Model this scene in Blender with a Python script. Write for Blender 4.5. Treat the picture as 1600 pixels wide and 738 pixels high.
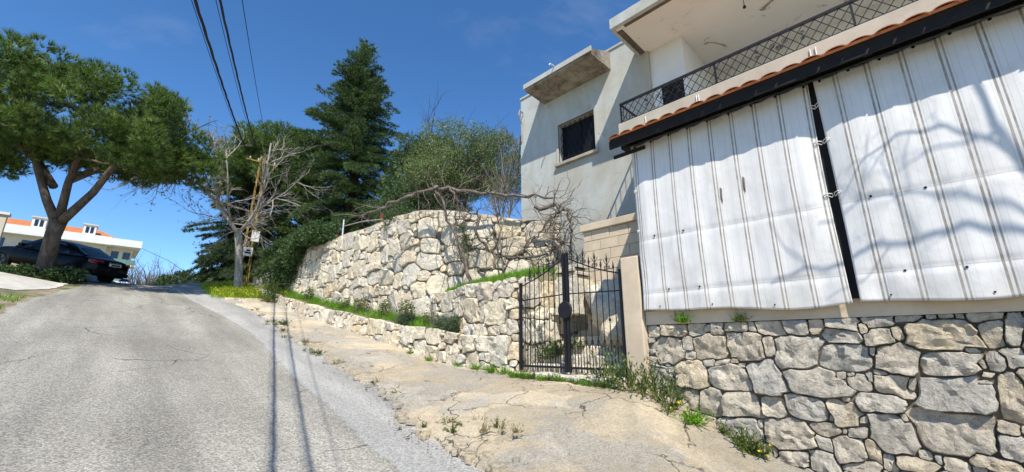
import bpy, math, random, bisect
import numpy as np
from mathutils import Vector, Matrix, noise

# ---------------------------------------------------------------- camera, sky, sun, exposure
scene = bpy.context.scene
for o in list(bpy.data.objects):
    bpy.data.objects.remove(o)
PITCH = math.radians(14.83)
S = math.sqrt(.5)
cam_d = bpy.data.cameras.new('camera')
cam = bpy.data.objects.new('camera', cam_d)
scene.collection.objects.link(cam)
cam_d.sensor_width = 36
cam_d.lens = 36 * 650 / 1600
cam_d.clip_start = .05
cam_d.clip_end = 3000
fw = Vector((S * math.cos(PITCH), S * math.cos(PITCH), math.sin(PITCH)))
rt = Vector((S, -S, 0))
upv = rt.cross(fw)
cam.matrix_world = Matrix(((rt.x, upv.x, -fw.x, 0), (rt.y, upv.y, -fw.y, 0), (rt.z, upv.z, -fw.z, 1.6), (0, 0, 0, 1)))
scene.camera = cam

SUN_TRAVEL = Vector((.83, .97, -1.61)).normalized()
SUN_EL = math.asin(-SUN_TRAVEL.z)
SUN_AZ = math.atan2(-SUN_TRAVEL.x, -SUN_TRAVEL.y)
world = bpy.data.worlds.new('World')
scene.world = world
world.use_nodes = True
wn = world.node_tree
bg = wn.nodes['Background']
sky = wn.nodes.new('ShaderNodeTexSky')
sky.sky_type = 'NISHITA'
sky.sun_disc = False
sky.sun_elevation = SUN_EL
sky.sun_rotation = SUN_AZ
sky.altitude = 1500
sky.air_density = .9
sky.dust_density = 0
sky.ozone_density = 3
hs = wn.nodes.new('ShaderNodeHueSaturation')
hs.inputs['Saturation'].default_value = 1.2
wn.links.new(sky.outputs[0], hs.inputs['Color'])
wtc = wn.nodes.new('ShaderNodeTexCoord')
wmp = wn.nodes.new('ShaderNodeMapping')
wmp.inputs['Scale'].default_value = (1.3, 1.3, 3.2)
wmp.inputs['Rotation'].default_value = (.5, .3, .4)
wns = wn.nodes.new('ShaderNodeTexNoise')
wns.inputs['Scale'].default_value = 1.6
wns.inputs['Detail'].default_value = 7
wns.inputs['Roughness'].default_value = .62
wns.inputs['Distortion'].default_value = .7
wrp = wn.nodes.new('ShaderNodeValToRGB')
wrp.color_ramp.elements[0].position = .56; wrp.color_ramp.elements[0].color = (0, 0, 0, 1)
wrp.color_ramp.elements[1].position = .80; wrp.color_ramp.elements[1].color = (.10, .10, .10, 1)
wmx = wn.nodes.new('ShaderNodeMix'); wmx.data_type = 'RGBA'
wn.links.new(wtc.outputs['Generated'], wmp.inputs[0]); wn.links.new(wmp.outputs[0], wns.inputs['Vector'])
wn.links.new(wns.outputs['Fac'], wrp.inputs[0]); wn.links.new(wrp.outputs[0], wmx.inputs[0])
wn.links.new(hs.outputs[0], wmx.inputs[6]); wmx.inputs[7].default_value = (4.6, 4.8, 5.1, 1)   # thin cirrus veil
wn.links.new(wmx.outputs[2], bg.inputs[0])
bg.inputs[1].default_value = .15

sun_d = bpy.data.lights.new('sun', 'SUN')
sun_d.energy = 4.4
sun_d.angle = math.radians(.53)
sun_d.color = (1, .94, .84)
sun = bpy.data.objects.new('sun', sun_d)
scene.collection.objects.link(sun)
sun.rotation_euler = SUN_TRAVEL.to_track_quat('-Z', 'Y').to_euler()
sun.location = (-20, -25, 40)
vs = scene.view_settings
vs.view_transform = 'Standard'
vs.look = 'None'
vs.exposure = .6
vs.gamma = 1
vs.use_curve_mapping = False
scene.render.engine = 'CYCLES'
scene.cycles.use_denoising = True
scene.cycles.max_bounces = 6
scene.cycles.diffuse_bounces = 3
scene.cycles.transparent_max_bounces = 6

# ---------------------------------------------------------------- helpers
COL = scene.collection
ORG = {}
rnd = random.Random(7)
rng = np.random.default_rng(11)


def link(o, parent=None):
    COL.objects.link(o)
    if parent is not None:
        o.parent = parent
    return o


def tag(o, label=None, cat=None, group=None, kind=None):
    if label: o['label'] = label
    if cat: o['category'] = cat
    if group: o['group'] = group
    if kind: o['kind'] = kind
    return o


def empty(name, loc, label, cat, group=None, rz=0):
    o = bpy.data.objects.new(name, None)
    o.empty_display_size = .2
    o.location = loc
    o.rotation_euler = (0, 0, rz)
    COL.objects.link(o)
    ORG[o.name] = Vector(loc) if rz == 0 else Vector((0, 0, 0))
    return tag(o, label, cat, group)


def make_obj(name, verts, faces, mat, parent=None, smooth=False, center=False, uv=None):
    """verts in world coordinates (or in the local frame of a rotated parent)"""
    V = np.asarray(verts, dtype=float).reshape(-1, 3)
    off = np.array(ORG[parent.name]) if parent is not None else np.zeros(3)
    c = np.zeros(3)
    if center:
        c = (V.min(0) + V.max(0)) / 2
    elif parent is None:
        c = np.array([(V[:, 0].min() + V[:, 0].max()) / 2, (V[:, 1].min() + V[:, 1].max()) / 2, V[:, 2].min()])
    loc = c - off if (center or parent is None) else np.zeros(3)
    base = c if (center or parent is None) else off
    me = bpy.data.meshes.new(name)
    if isinstance(faces, np.ndarray):
        m, k = faces.shape
        me.vertices.add(len(V)); me.loops.add(m * k); me.polygons.add(m)
        me.vertices.foreach_set('co', (V - base).astype(np.float32).ravel())
        me.loops.foreach_set('vertex_index', faces.astype(np.int32).ravel())
        me.polygons.foreach_set('loop_start', np.arange(0, m * k, k, dtype=np.int32))
        me.polygons.foreach_set('loop_total', np.full(m, k, dtype=np.int32))
        me.update(calc_edges=True)
    else:
        me.from_pydata((V - base).tolist(), [], faces)
        me.update()
    if smooth:
        me.polygons.foreach_set('use_smooth', [True] * len(me.polygons))
    if uv is not None:
        lay = me.uv_layers.new(name='UVMap')
        idx = np.zeros(len(me.loops), dtype=np.int32)
        me.loops.foreach_get('vertex_index', idx)
        lay.data.foreach_set('uv', np.asarray(uv, dtype=np.float32)[idx].ravel())
    if mat: me.materials.append(mat)
    o = bpy.data.objects.new(name, me)
    o.location = loc
    link(o, parent)
    ORG[o.name] = Vector(base)
    return o


class MB:
    def __init__(s): s.v = []; s.f = []

    def add(s, vs, fs):
        b = len(s.v); s.v += [tuple(v) for v in vs]; s.f += [tuple(i + b for i in f) for f in fs]; return s

    def box(s, a, b):
        (x0, y0, z0), (x1, y1, z1) = a, b
        x0, x1 = min(x0, x1), max(x0, x1); y0, y1 = min(y0, y1), max(y0, y1); z0, z1 = min(z0, z1), max(z0, z1)
        return s.add([(x0, y0, z0), (x1, y0, z0), (x1, y1, z0), (x0, y1, z0), (x0, y0, z1), (x1, y0, z1), (x1, y1, z1), (x0, y1, z1)],
                     [(0, 3, 2, 1), (4, 5, 6, 7), (0, 1, 5, 4), (1, 2, 6, 5), (2, 3, 7, 6), (3, 0, 4, 7)])

    def bar(s, p, q, w, h=None):
        """square bar from p to q"""
        p, q = Vector(p), Vector(q); h = h or w
        d = (q - p).normalized()
        a = d.cross(Vector((0, 0, 1)))
        if a.length < 1e-3: a = Vector((1, 0, 0))
        a.normalize(); b = d.cross(a)
        a *= w / 2; b *= h / 2
        vs = [p - a - b, p + a - b, p + a + b, p - a + b, q - a - b, q + a - b, q + a + b, q - a + b]
        return s.add(vs, [(0, 3, 2, 1), (4, 5, 6, 7), (0, 1, 5, 4), (1, 2, 6, 5), (2, 3, 7, 6), (3, 0, 4, 7)])

    def tube(s, pts, rads, n=6, cap=True):
        pts = [Vector(p) for p in pts]
        if not hasattr(rads, '__len__'): rads = [rads] * len(pts)
        N = len(pts); vs = []; fs = []; a = None
        for i, p in enumerate(pts):
            d = (pts[min(i + 1, N - 1)] - pts[max(i - 1, 0)])
            if d.length < 1e-9: d = Vector((0, 0, 1))
            d.normalize()
            if a is None:
                a = d.cross(Vector((.31, .17, .93)))
                if a.length < .05: a = d.cross(Vector((1, 0, 0)))
            else:
                a = a - d * a.dot(d)
            a.normalize(); b = d.cross(a)
            for k in range(n):
                t = 2 * math.pi * k / n
                vs.append(p + (a * math.cos(t) + b * math.sin(t)) * rads[i])
        for i in range(N - 1):
            for k in range(n):
                k2 = (k + 1) % n
                fs.append((i * n + k, i * n + k2, (i + 1) * n + k2, (i + 1) * n + k))
        if cap:
            fs.append(tuple(range(n - 1, -1, -1))); fs.append(tuple((N - 1) * n + k for k in range(n)))
        return s.add(vs, fs)

    def lathe(s, prof, origin, axis='z', n=16):
        ox, oy, oz = origin; vs = []; fs = []
        for (r, h) in prof:
            for k in range(n):
                t = 2 * math.pi * k / n; c, q = r * math.cos(t), r * math.sin(t)
                vs.append({'z': (ox + c, oy + q, oz + h), 'x': (ox + h, oy + c, oz + q), 'y': (ox + q, oy + h, oz + c)}[axis])
        for i in range(len(prof) - 1):
            for k in range(n):
                k2 = (k + 1) % n
                fs.append((i * n + k, i * n + k2, (i + 1) * n + k2, (i + 1) * n + k))
        fs.append(tuple(range(n - 1, -1, -1))); fs.append(tuple((len(prof) - 1) * n + k for k in range(n)))
        return s.add(vs, fs)

    def build(s, name, mat, parent=None, smooth=False, center=False):
        return make_obj(name, s.v, s.f, mat, parent, smooth, center)


def interp(t, pts):
    xs = [p[0] for p in pts]; ys = [p[1] for p in pts]
    if t <= xs[0]: return ys[0]
    if t >= xs[-1]: return ys[-1]
    i = bisect.bisect_right(xs, t) - 1
    def m(k):
        if k == 0: return (ys[1] - ys[0]) / (xs[1] - xs[0])
        if k == len(xs) - 1: return (ys[-1] - ys[-2]) / (xs[-1] - xs[-2])
        return (ys[k + 1] - ys[k - 1]) / (xs[k + 1] - xs[k - 1])
    h = xs[i + 1] - xs[i]; a = (t - xs[i]) / h
    return (2 * a**3 - 3 * a * a + 1) * ys[i] + (a**3 - 2 * a * a + a) * h * m(i) + (-2 * a**3 + 3 * a * a) * ys[i + 1] + (a**3 - a * a) * h * m(i + 1)


def lin(t, pts):
    return float(np.interp(t, [p[0] for p in pts], [p[1] for p in pts]))


def ss(a, b, x):
    x = min(1, max(0, (x - a) / (b - a))); return x * x * (3 - 2 * x)


# ---------------------------------------------------------------- materials
def new_mat(name):
    m = bpy.data.materials.new(name); m.use_nodes = True
    nt = m.node_tree
    return m, nt, nt.nodes['Principled BSDF']


class NT:
    """small node-building shorthand"""
    def __init__(s, nt): s.nt = nt

    def n(s, t, **kw):
        x = s.nt.nodes.new(t)
        for k, v in kw.items(): setattr(x, k, v)
        return x

    def l(s, a, b): s.nt.links.new(a, b)

    def pos(s): return s.n('ShaderNodeNewGeometry').outputs['Position']

    def noise(s, scale, detail=4, rough=.55, vec=None, dist=0):
        x = s.n('ShaderNodeTexNoise'); x.inputs['Scale'].default_value = scale; x.inputs['Detail'].default_value = detail
        x.inputs['Roughness'].default_value = rough; x.inputs['Distortion'].default_value = dist
        s.l(vec if vec is not None else s.pos(), x.inputs['Vector']); return x.outputs['Fac']

    def vor(s, scale, feature='F1', vec=None):
        x = s.n('ShaderNodeTexVoronoi', feature=feature); x.inputs['Scale'].default_value = scale
        s.l(vec if vec is not None else s.pos(), x.inputs['Vector']); return x

    def ramp(s, fac, stops):
        r = s.n('ShaderNodeValToRGB'); e = r.color_ramp.elements
        while len(e) < len(stops): e.new(.5)
        for i, (p, c) in enumerate(stops):
            e[i].position = p; e[i].color = (*c, 1) if len(c) == 3 else c
        s.l(fac, r.inputs[0]); return r.outputs[0]

    def mix(s, fac, a, b, blend='MIX'):
        m = s.n('ShaderNodeMix', data_type='RGBA', blend_type=blend)
        for v, i in ((fac, 0), (a, 6), (b, 7)):
            if hasattr(v, 'links'): s.l(v, m.inputs[i])
            elif i == 0: m.inputs[0].default_value = v
            else: m.inputs[i].default_value = (*v, 1)
        return m.outputs[2]

    def math(s, op, a, b=None, c=None):
        m = s.n('ShaderNodeMath', operation=op)
        for i, v in enumerate((a, b, c)):
            if v is None: continue
            if hasattr(v, 'links'): s.l(v, m.inputs[i])
            else: m.inputs[i].default_value = v
        return m.outputs[0]

    def bump(s, h, strength, dist, bsdf, prev=None):
        b = s.n('ShaderNodeBump'); b.inputs['Strength'].default_value = strength; b.inputs['Distance'].default_value = dist
        s.l(h, b.inputs['Height'])
        if prev is not None: s.l(prev, b.inputs['Normal'])
        s.l(b.outputs[0], bsdf.inputs['Normal']); return b.outputs[0]


def g(v): return (v, v, v)


def plain(name, col, rough=.6, var=.25, scale=3, bump=.2, bscale=40, metal=0, spec=.3, dirt=None, dirt_scale=1.2, dirt_amt=.5):
    m, nt, b = new_mat(name); N = NT(nt)
    c2 = tuple(x * (1 - var) for x in col); c1 = tuple(min(1, x * (1 + var * .5)) for x in col)
    c = N.ramp(N.noise(scale, 6, .6), [(.3, c2), (.7, c1)])
    if dirt:
        f = N.ramp(N.noise(dirt_scale, 8, .7, dist=.4), [(.48, g(0)), (.68, g(dirt_amt))])
        c = N.mix(f, c, dirt)
    N.l(c, b.inputs['Base Color'])
    b.inputs['Roughness'].default_value = rough; b.inputs['Metallic'].default_value = metal
    b.inputs['Specular IOR Level'].default_value = spec
    if bump: N.bump(N.noise(bscale, 5, .6), bump, .01, b)
    return m


def stone_mat(name, tones, stain, stain_amt, bump=.7, bscale=9, crackle=.5):
    m, nt, b = new_mat(name); N = NT(nt)
    oi = N.n('ShaderNodeObjectInfo')
    base = N.ramp(oi.outputs['Random'], [(i / (len(tones) - 1), t) for i, t in enumerate(tones)])
    p = N.n('ShaderNodeVectorMath', operation='ADD'); N.l(N.pos(), p.inputs[0])
    off = N.n('ShaderNodeCombineXYZ'); r10 = N.math('MULTIPLY', oi.outputs['Random'], 37.); N.l(r10, off.inputs[0]); N.l(r10, off.inputs[2]); N.l(off.outputs[0], p.inputs[1])
    v = p.outputs[0]
    sw = N.ramp(N.noise(5, 8, .65, v), [(.3, g(.72)), (.7, g(1.12))])
    c = N.mix(1, base, sw, 'MULTIPLY')
    f = N.ramp(N.noise(3.2, 9, .75, v, .6), [(.5, g(0)), (.62, g(stain_amt))])
    c = N.mix(f, c, stain)
    f2 = N.ramp(N.noise(22, 8, .75, v), [(.34, g(.42)), (.48, g(1.0)), (.66, g(1.18))])
    c = N.mix(.7, c, N.mix(1, c, f2, 'MULTIPLY'))
    N.l(c, b.inputs['Base Color']); b.inputs['Roughness'].default_value = .9; b.inputs['Specular IOR Level'].default_value = .15
    ridge = N.n('ShaderNodeTexNoise', noise_type='RIDGED_MULTIFRACTAL'); ridge.inputs['Scale'].default_value = bscale * .55
    ridge.inputs['Detail'].default_value = 7; N.l(v, ridge.inputs['Vector'])
    h = N.math('ADD', N.math('MULTIPLY', ridge.outputs[0], crackle), N.noise(bscale, 9, .68, v, .3))
    N.bump(h, bump, .075, b)
    return m


def foliage_mat(name, c1, c2, transl=.25, scale=1.5, rough=.55, c3=None):
    m, nt, b = new_mat(name); N = NT(nt)
    stops = [(.32, c1), (.62, c2)] + ([(.8, c3)] if c3 else [])
    c = N.ramp(N.noise(scale, 5, .7), stops)
    isl = N.n('ShaderNodeNewGeometry').outputs['Random Per Island']
    c = N.mix(1, c, N.ramp(isl, [(0, g(.5)), (.6, g(1.0)), (1, (1.75, 1.7, 1.4))]), 'MULTIPLY')
    N.l(c, b.inputs['Base Color']); b.inputs['Roughness'].default_value = rough; b.inputs['Specular IOR Level'].default_value = .25
    t = N.n('ShaderNodeBsdfTranslucent'); N.l(N.mix(1, c, (1.5, 1.7, .7), 'MULTIPLY'), t.inputs[0])
    mx = N.n('ShaderNodeMixShader'); mx.inputs[0].default_value = transl
    N.l(b.outputs[0], mx.inputs[1]); N.l(t.outputs[0], mx.inputs[2])
    N.l(mx.outputs[0], nt.nodes['Material Output'].inputs[0])
    return m


def bark_mat(name, c1, c2, vscale=6, bump=.8):
    m, nt, b = new_mat(name); N = NT(nt)
    mp = N.n('ShaderNodeMapping'); mp.inputs['Scale'].default_value = (1, 1, .3); N.l(N.pos(), mp.inputs[0])
    f = N.noise(vscale, 8, .7, mp.outputs[0], .5)
    N.l(N.ramp(f, [(.35, c1), (.65, c2)]), b.inputs['Base Color']); b.inputs['Roughness'].default_value = .9
    b.inputs['Specular IOR Level'].default_value = .15
    N.bump(f, bump, .04, b)
    return m


M = {}
M['stone_tan'] = stone_mat('tan limestone', [(.66, .57, .41), (.73, .65, .49), (.62, .57, .47), (.75, .68, .53), (.69, .55, .35), (.57, .53, .46), (.72, .62, .44)], (.46, .43, .37), .6, .9, 7)
M['stone_grey'] = stone_mat('grey limestone', [(.55, .48, .37), (.60, .535, .43), (.49, .46, .40), (.60, .50, .35), (.53, .495, .43), (.62, .56, .45)], (.30, .295, .28), .6, 1.0, 9)
M['mortar'] = plain('earthy mortar', (.19, .155, .11), .95, .4, 5, .8, 25)
M['mortar_dark'] = plain('dark joint earth', (.15, .125, .095), .95, .4, 8, .6, 30)
M['coping'] = plain('mortar coping', (.38, .33, .26), .9, .3, 4, .6, 18, dirt=(.16, .14, .11))
M['plaster'] = plain('tan cement plaster', (.58, .475, .345), .9, .18, 2.5, .35, 60, dirt=(.40, .33, .245), dirt_amt=.55)
M['fascia'] = plain('grey beige cement', (.47, .425, .335), .9, .2, 2, .3, 40, dirt=(.33, .29, .22))
M['drip'] = plain('damp stained edge', (.13, .105, .08), .95, .5, 6, .4, 30)
M['dry_weed'] = foliage_mat('dry weed stalks', (.20, .16, .085), (.33, .27, .15), .2, 5)
M['black_iron'] = plain('black painted iron', (.012, .012, .016), .55, .3, 12, .1, 60, spec=.3)
M['rusty_iron'] = plain('rusty iron', (.20, .07, .035), .85, .4, 14, .3, 50)
M['dark_timber'] = plain('dark stained timber', (.012, .011, .010), .7, .3, 9, .3, 30)
M['tile'] = plain('terracotta tile', (.56, .21, .095), .8, .3, 5, .3, 50, dirt=(.30, .14, .08), dirt_scale=4)
M['car_paint'] = plain('black car paint', (.003, .003, .003), .3, .1, 3, 0, spec=.16)
M['glass_dark'] = plain('dark glass', (.012, .014, .016), .06, .1, 3, 0, spec=.7)
M['void'] = plain('dark room behind glass', (.012, .011, .010), .5, .3, 3, 0, spec=.2)
M['tyre'] = plain('tyre rubber', (.015, .015, .015), .9, .2, 9, .2)
M['rim'] = plain('wheel alloy', (.08, .08, .085), .35, .1, 9, 0, metal=.8)
M['tail_red'] = plain('red tail lamp', (.30, .012, .012), .2, .1, 9, 0, spec=.6)
M['white_plate'] = plain('white enamel', (.68, .68, .66), .5, .08, 6, .05)
M['chrome'] = plain('dull chrome', (.45, .45, .46), .25, .1, 9, 0, metal=.9)
M['yellow_steel'] = plain('yellow painted steel', (.33, .215, .05), .6, .3, 8, .2, 40, dirt=(.22, .10, .03), dirt_scale=5)
M['cable'] = plain('black cable', (.015, .015, .018), .7, .1, 9, 0)
M['white_cord'] = plain('white cord', (.72, .71, .68), .8, .1, 30, .2)
M['bark_pine'] = bark_mat('pine bark', (.055, .042, .033), (.17, .135, .11), 5, .9)
M['bark_pale'] = bark_mat('pale grey bark', (.22, .20, .175), (.41, .38, .34), 9, .4)
M['bark_dark'] = bark_mat('dark bark', (.04, .032, .025), (.11, .09, .07), 8, .6)
M['bark_vine'] = bark_mat('weathered vine bark', (.085, .068, .055), (.24, .205, .17), 10, .6)
M['pine'] = foliage_mat('pine needles', (.048, .092, .022), (.125, .185, .045), .22, .9, .5, (.24, .285, .085))
M['cedar'] = foliage_mat('cedar needles', (.036, .072, .030), (.095, .15, .052), .16, .8, .5, (.20, .26, .085))
M['conifer'] = foliage_mat('dark conifer needles', (.040, .075, .040), (.085, .125, .062), .14, .6, .5, (.14, .18, .09))
M['pine_far'] = foliage_mat('background pine needles', (.045, .085, .026), (.105, .155, .045), .18, .8, .5, (.18, .225, .07))
M['olive'] = foliage_mat('olive leaves', (.085, .12, .05), (.17, .215, .092), .2, 1.2, .45, (.28, .32, .17))
M['ivy'] = foliage_mat('dense shrub leaves', (.03, .062, .022), (.07, .115, .042), .15, 2)
M['grass'] = foliage_mat('fresh grass', (.085, .19, .016), (.17, .33, .03), .35, 3)
M['weed'] = foliage_mat('weed leaves', (.055, .085, .025), (.12, .16, .045), .3, 4, .6, (.19, .20, .08))
M['yellow_flower'] = foliage_mat('yellow flowers', (.42, .36, .03), (.62, .52, .05), .3, 6)
M['lush'] = foliage_mat('yellow green weeds', (.15, .25, .025), (.32, .40, .04), .35, 2, .6, (.48, .46, .05))
M['lavender'] = foliage_mat('grey green shrub leaves', (.05, .075, .042), (.10, .135, .085), .2, 4)
M['bud'] = foliage_mat('young yellowish leaves', (.14, .13, .03), (.26, .23, .06), .3, 5)
M['dry_twig'] = bark_mat('dry twigs', (.10, .085, .07), (.22, .19, .16), 12, .2)
M['blue_plastic'] = plain('blue plastic', (.02, .05, .35), .4, .2, 9, .2)
M['cream_wall'] = plain('cream render', (.60, .54, .42), .9, .12, .8, .1, 20)
M['white_wall'] = plain('white render', (.70, .69, .66), .9, .1, 1, .1, 20)
M['roof_red'] = plain('red roof tiles', (.50, .17, .06), .85, .25, 1.5, .4, 12)
M['green_glass'] = plain('green balcony panel', (.13, .26, .20), .3, .2, 2, 0)
M['red_tag'] = plain('red plastic tag', (.5, .02, .02), .5, .1, 9, 0)


def gray_wall_mat():
    m, nt, b = new_mat('weathered grey render'); N = NT(nt)
    c = N.ramp(N.noise(.9, 8, .65), [(.32, (.39, .385, .345)), (.5, (.45, .47, .445)), (.68, (.49, .515, .49))])
    mp = N.n('ShaderNodeMapping'); mp.inputs['Scale'].default_value = (3, 3, .28); N.l(N.pos(), mp.inputs[0])
    f = N.ramp(N.noise(1.6, 9, .75, mp.outputs[0]), [(.46, g(0)), (.74, g(.5))])
    c = N.mix(f, c, (.32, .29, .22))
    ft = N.ramp(N.noise(.45, 6, .7, dist=.5), [(.45, g(0)), (.62, g(.7))])
    c = N.mix(ft, c, (.37, .335, .26))
    f2 = N.ramp(N.noise(2.3, 10, .8, dist=.7), [(.58, g(0)), (.63, g(.75))])
    c = N.mix(f2, c, (.31, .285, .235))
    N.l(c, b.inputs['Base Color']); b.inputs['Roughness'].default_value = .92; b.inputs['Specular IOR Level'].default_value = .15
    N.bump(N.noise(18, 8, .7), .35, .01, b)
    return m


def soffit_mat():
    m, nt, b = new_mat('peeling cream soffit'); N = NT(nt)
    c = N.ramp(N.noise(.7, 6, .6), [(.3, (.72, .67, .58)), (.7, (.78, .73, .65))])
    f = N.ramp(N.noise(1.1, 12, .8, dist=1.2), [(.60, g(0)), (.62, g(.9))])
    c = N.mix(f, c, (.21, .17, .13))
    f2 = N.ramp(N.noise(.5, 5, .6), [(.45, g(0)), (.75, g(.35))])
    c = N.mix(f2, c, (.66, .54, .44))
    N.l(c, b.inputs['Base Color']); b.inputs['Roughness'].default_value = .9
    N.bump(N.math('MULTIPLY', f, -1.), .5, .01, b)
    return m


def rough_slab_mat():
    m, nt, b = new_mat('stained raw concrete'); N = NT(nt)
    c = N.ramp(N.noise(1.3, 10, .7, dist=.5), [(.34, (.07, .058, .042)), (.46, (.22, .185, .135)), (.56, (.33, .29, .225)), (.7, (.46, .42, .35))])
    f = N.ramp(N.noise(6, 8, .7), [(.45, g(1)), (.7, g(.55))])
    N.l(N.mix(1, c, f, 'MULTIPLY'), b.inputs['Base Color']); b.inputs['Roughness'].default_value = .95
    N.bump(N.noise(14, 8, .7), .6, .02, b)
    return m


def curtain_mat():
    m, nt, b = new_mat('striped white tarpaulin'); N = NT(nt)
    uv = N.n('ShaderNodeTexCoord').outputs['UV']
    sx = N.n('ShaderNodeSeparateXYZ'); N.l(uv, sx.inputs[0]); x = sx.outputs[0]; z = sx.outputs[1]
    ph = N.math('FRACT', N.math('DIVIDE', x, .272))
    def band(c, w, soft=.006):
        d = N.math('ABSOLUTE', N.math('SUBTRACT', ph, c))
        return N.math('SUBTRACT', 1., N.n_smooth(d, w - soft, w + soft))
    def sm(d, a, bb):
        r = N.n('ShaderNodeMapRange', interpolation_type='SMOOTHSTEP'); r.inputs[1].default_value = a; r.inputs[2].default_value = bb
        N.l(d, r.inputs[0]); return r.outputs[0]
    N.n_smooth = sm
    s = band(.40, .034)
    s2 = band(.53, .026)
    thin = N.math('MAXIMUM', band(.62, .007, .005), N.math('MAXIMUM', band(.30, .006, .005), N.math('MAXIMUM', band(.08, .005, .004), band(.78, .006, .004))))
    wear = N.ramp(N.noise(9, 6, .7), [(.3, g(.55)), (.6, g(1))])
    c = N.ramp(N.noise(1.4, 5, .6), [(.3, (.735, .725, .705)), (.7, (.79, .78, .755))])
    c = N.mix(N.math('MULTIPLY', N.math('MAXIMUM', s, s2), wear), c, (.28, .245, .195))
    c = N.mix(N.math('MULTIPLY', thin, .5), c, (.45, .42, .38))
    gm = N.ramp(N.noise(2.2, 9, .75, dist=.5), [(.46, g(0)), (.72, g(.42))])
    c = N.mix(gm, c, (.55, .52, .46))
    hem = N.math('MULTIPLY', N.math('SUBTRACT', 1., sm(z, .0, .35)), N.ramp(N.noise(5, 7, .7), [(.4, g(.1)), (.7, g(.5))]))
    c = N.mix(hem, c, (.46, .43, .37))
    seam = N.math('SUBTRACT', 1., sm(N.math('ABSOLUTE', N.math('SUBTRACT', z, 1.02)), .002, .006))
    seam2 = N.math('SUBTRACT', 1., sm(N.math('ABSOLUTE', N.math('SUBTRACT', z, .27)), .002, .006))
    c = N.mix(N.math('MULTIPLY', N.math('MAXIMUM', seam, seam2), .5), c, (.33, .33, .33))
    N.l(c, b.inputs['Base Color']); b.inputs['Roughness'].default_value = .5; b.inputs['Specular IOR Level'].default_value = .3
    wr = N.n('ShaderNodeMapping'); wr.inputs['Scale'].default_value = (1, 1.2, .7); wr.inputs['Rotation'].default_value = (.5, 0, 0); N.l(N.pos(), wr.inputs[0])
    rg = N.n('ShaderNodeTexNoise', noise_type='RIDGED_MULTIFRACTAL'); rg.inputs['Scale'].default_value = 1.5; rg.inputs['Detail'].default_value = 3; N.l(wr.outputs[0], rg.inputs['Vector'])
    N.bump(N.math('ADD', N.noise(4, 5, .5, wr.outputs[0], .6), N.math('MULTIPLY', rg.outputs[0], .45)), .2, .05, b)
    t = N.n('ShaderNodeBsdfTranslucent'); N.l(c, t.inputs[0])
    mx = N.n('ShaderNodeMixShader'); mx.inputs[0].default_value = .12
    N.l(b.outputs[0], mx.inputs[1]); N.l(t.outputs[0], mx.inputs[2]); N.l(mx.outputs[0], nt.nodes['Material Output'].inputs[0])
    return m


def asphalt_mat(name, lo, hi, agg, warm, aggs=90, cracks=.0):  # agg: contrast of the aggregate
    m, nt, b = new_mat(name); N = NT(nt)
    c = N.ramp(N.noise(.35, 6, .6), [(.3, lo), (.7, hi)])
    mp = N.n('ShaderNodeMapping'); mp.inputs['Scale'].default_value = (1.6, .12, 1); N.l(N.pos(), mp.inputs[0])
    tr = N.ramp(N.noise(1.1, 4, .5, mp.outputs[0]), [(.35, g(.80)), (.65, g(1.14))])
    c = N.mix(1, c, tr, 'MULTIPLY')
    v = N.vor(aggs)
    pebble = N.ramp(v.outputs['Color'], [(.25, g(.62)), (.5, g(1)), (.8, g(1.45))])
    c = N.mix(agg, c, N.mix(1, c, pebble, 'MULTIPLY'))
    sp = N.ramp(N.noise(38, 4, .7), [(.33, g(.6)), (.5, g(1)), (.68, g(1.3))])
    c = N.mix(.7, c, N.mix(1, c, sp, 'MULTIPLY'))
    st = N.ramp(N.noise(1.7, 9, .75, dist=.6), [(.53, g(0)), (.72, g(.5))])
    c = N.mix(st, c, warm)
    h = N.math('ADD', N.math('MULTIPLY', v.outputs['Distance'], -1.1), N.noise(40, 4, .6))
    if cracks:
        wv = N.n('ShaderNodeVectorMath', operation='ADD'); N.l(N.pos(), wv.inputs[0])
        nn = N.n('ShaderNodeTexNoise'); nn.inputs['Scale'].default_value = 1.5; nn.inputs['Detail'].default_value = 6; N.l(N.pos(), nn.inputs[0])
        sc = N.n('ShaderNodeVectorMath', operation='SCALE'); sc.inputs['Scale'].default_value = .9; N.l(nn.outputs['Color'], sc.inputs[0]); N.l(sc.outputs[0], wv.inputs[1])
        cr = N.vor(.55, 'DISTANCE_TO_EDGE', wv.outputs[0])
        cf = N.ramp(cr.outputs['Distance'], [(0, g(1)), (.012, g(0))])
        gate = N.ramp(N.noise(.5, 3), [(.5, g(0)), (.6, g(cracks))])
        cf = N.math('MULTIPLY', cf, gate)
        c = N.mix(cf, c, (.035, .032, .028))
        h = N.math('SUBTRACT', h, N.math('MULTIPLY', cf, 2.))
    N.l(c, b.inputs['Base Color']); b.inputs['Roughness'].default_value = .93; b.inputs['Specular IOR Level'].default_value = .2
    N.bump(h, .55, .012, b)
    return m


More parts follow.
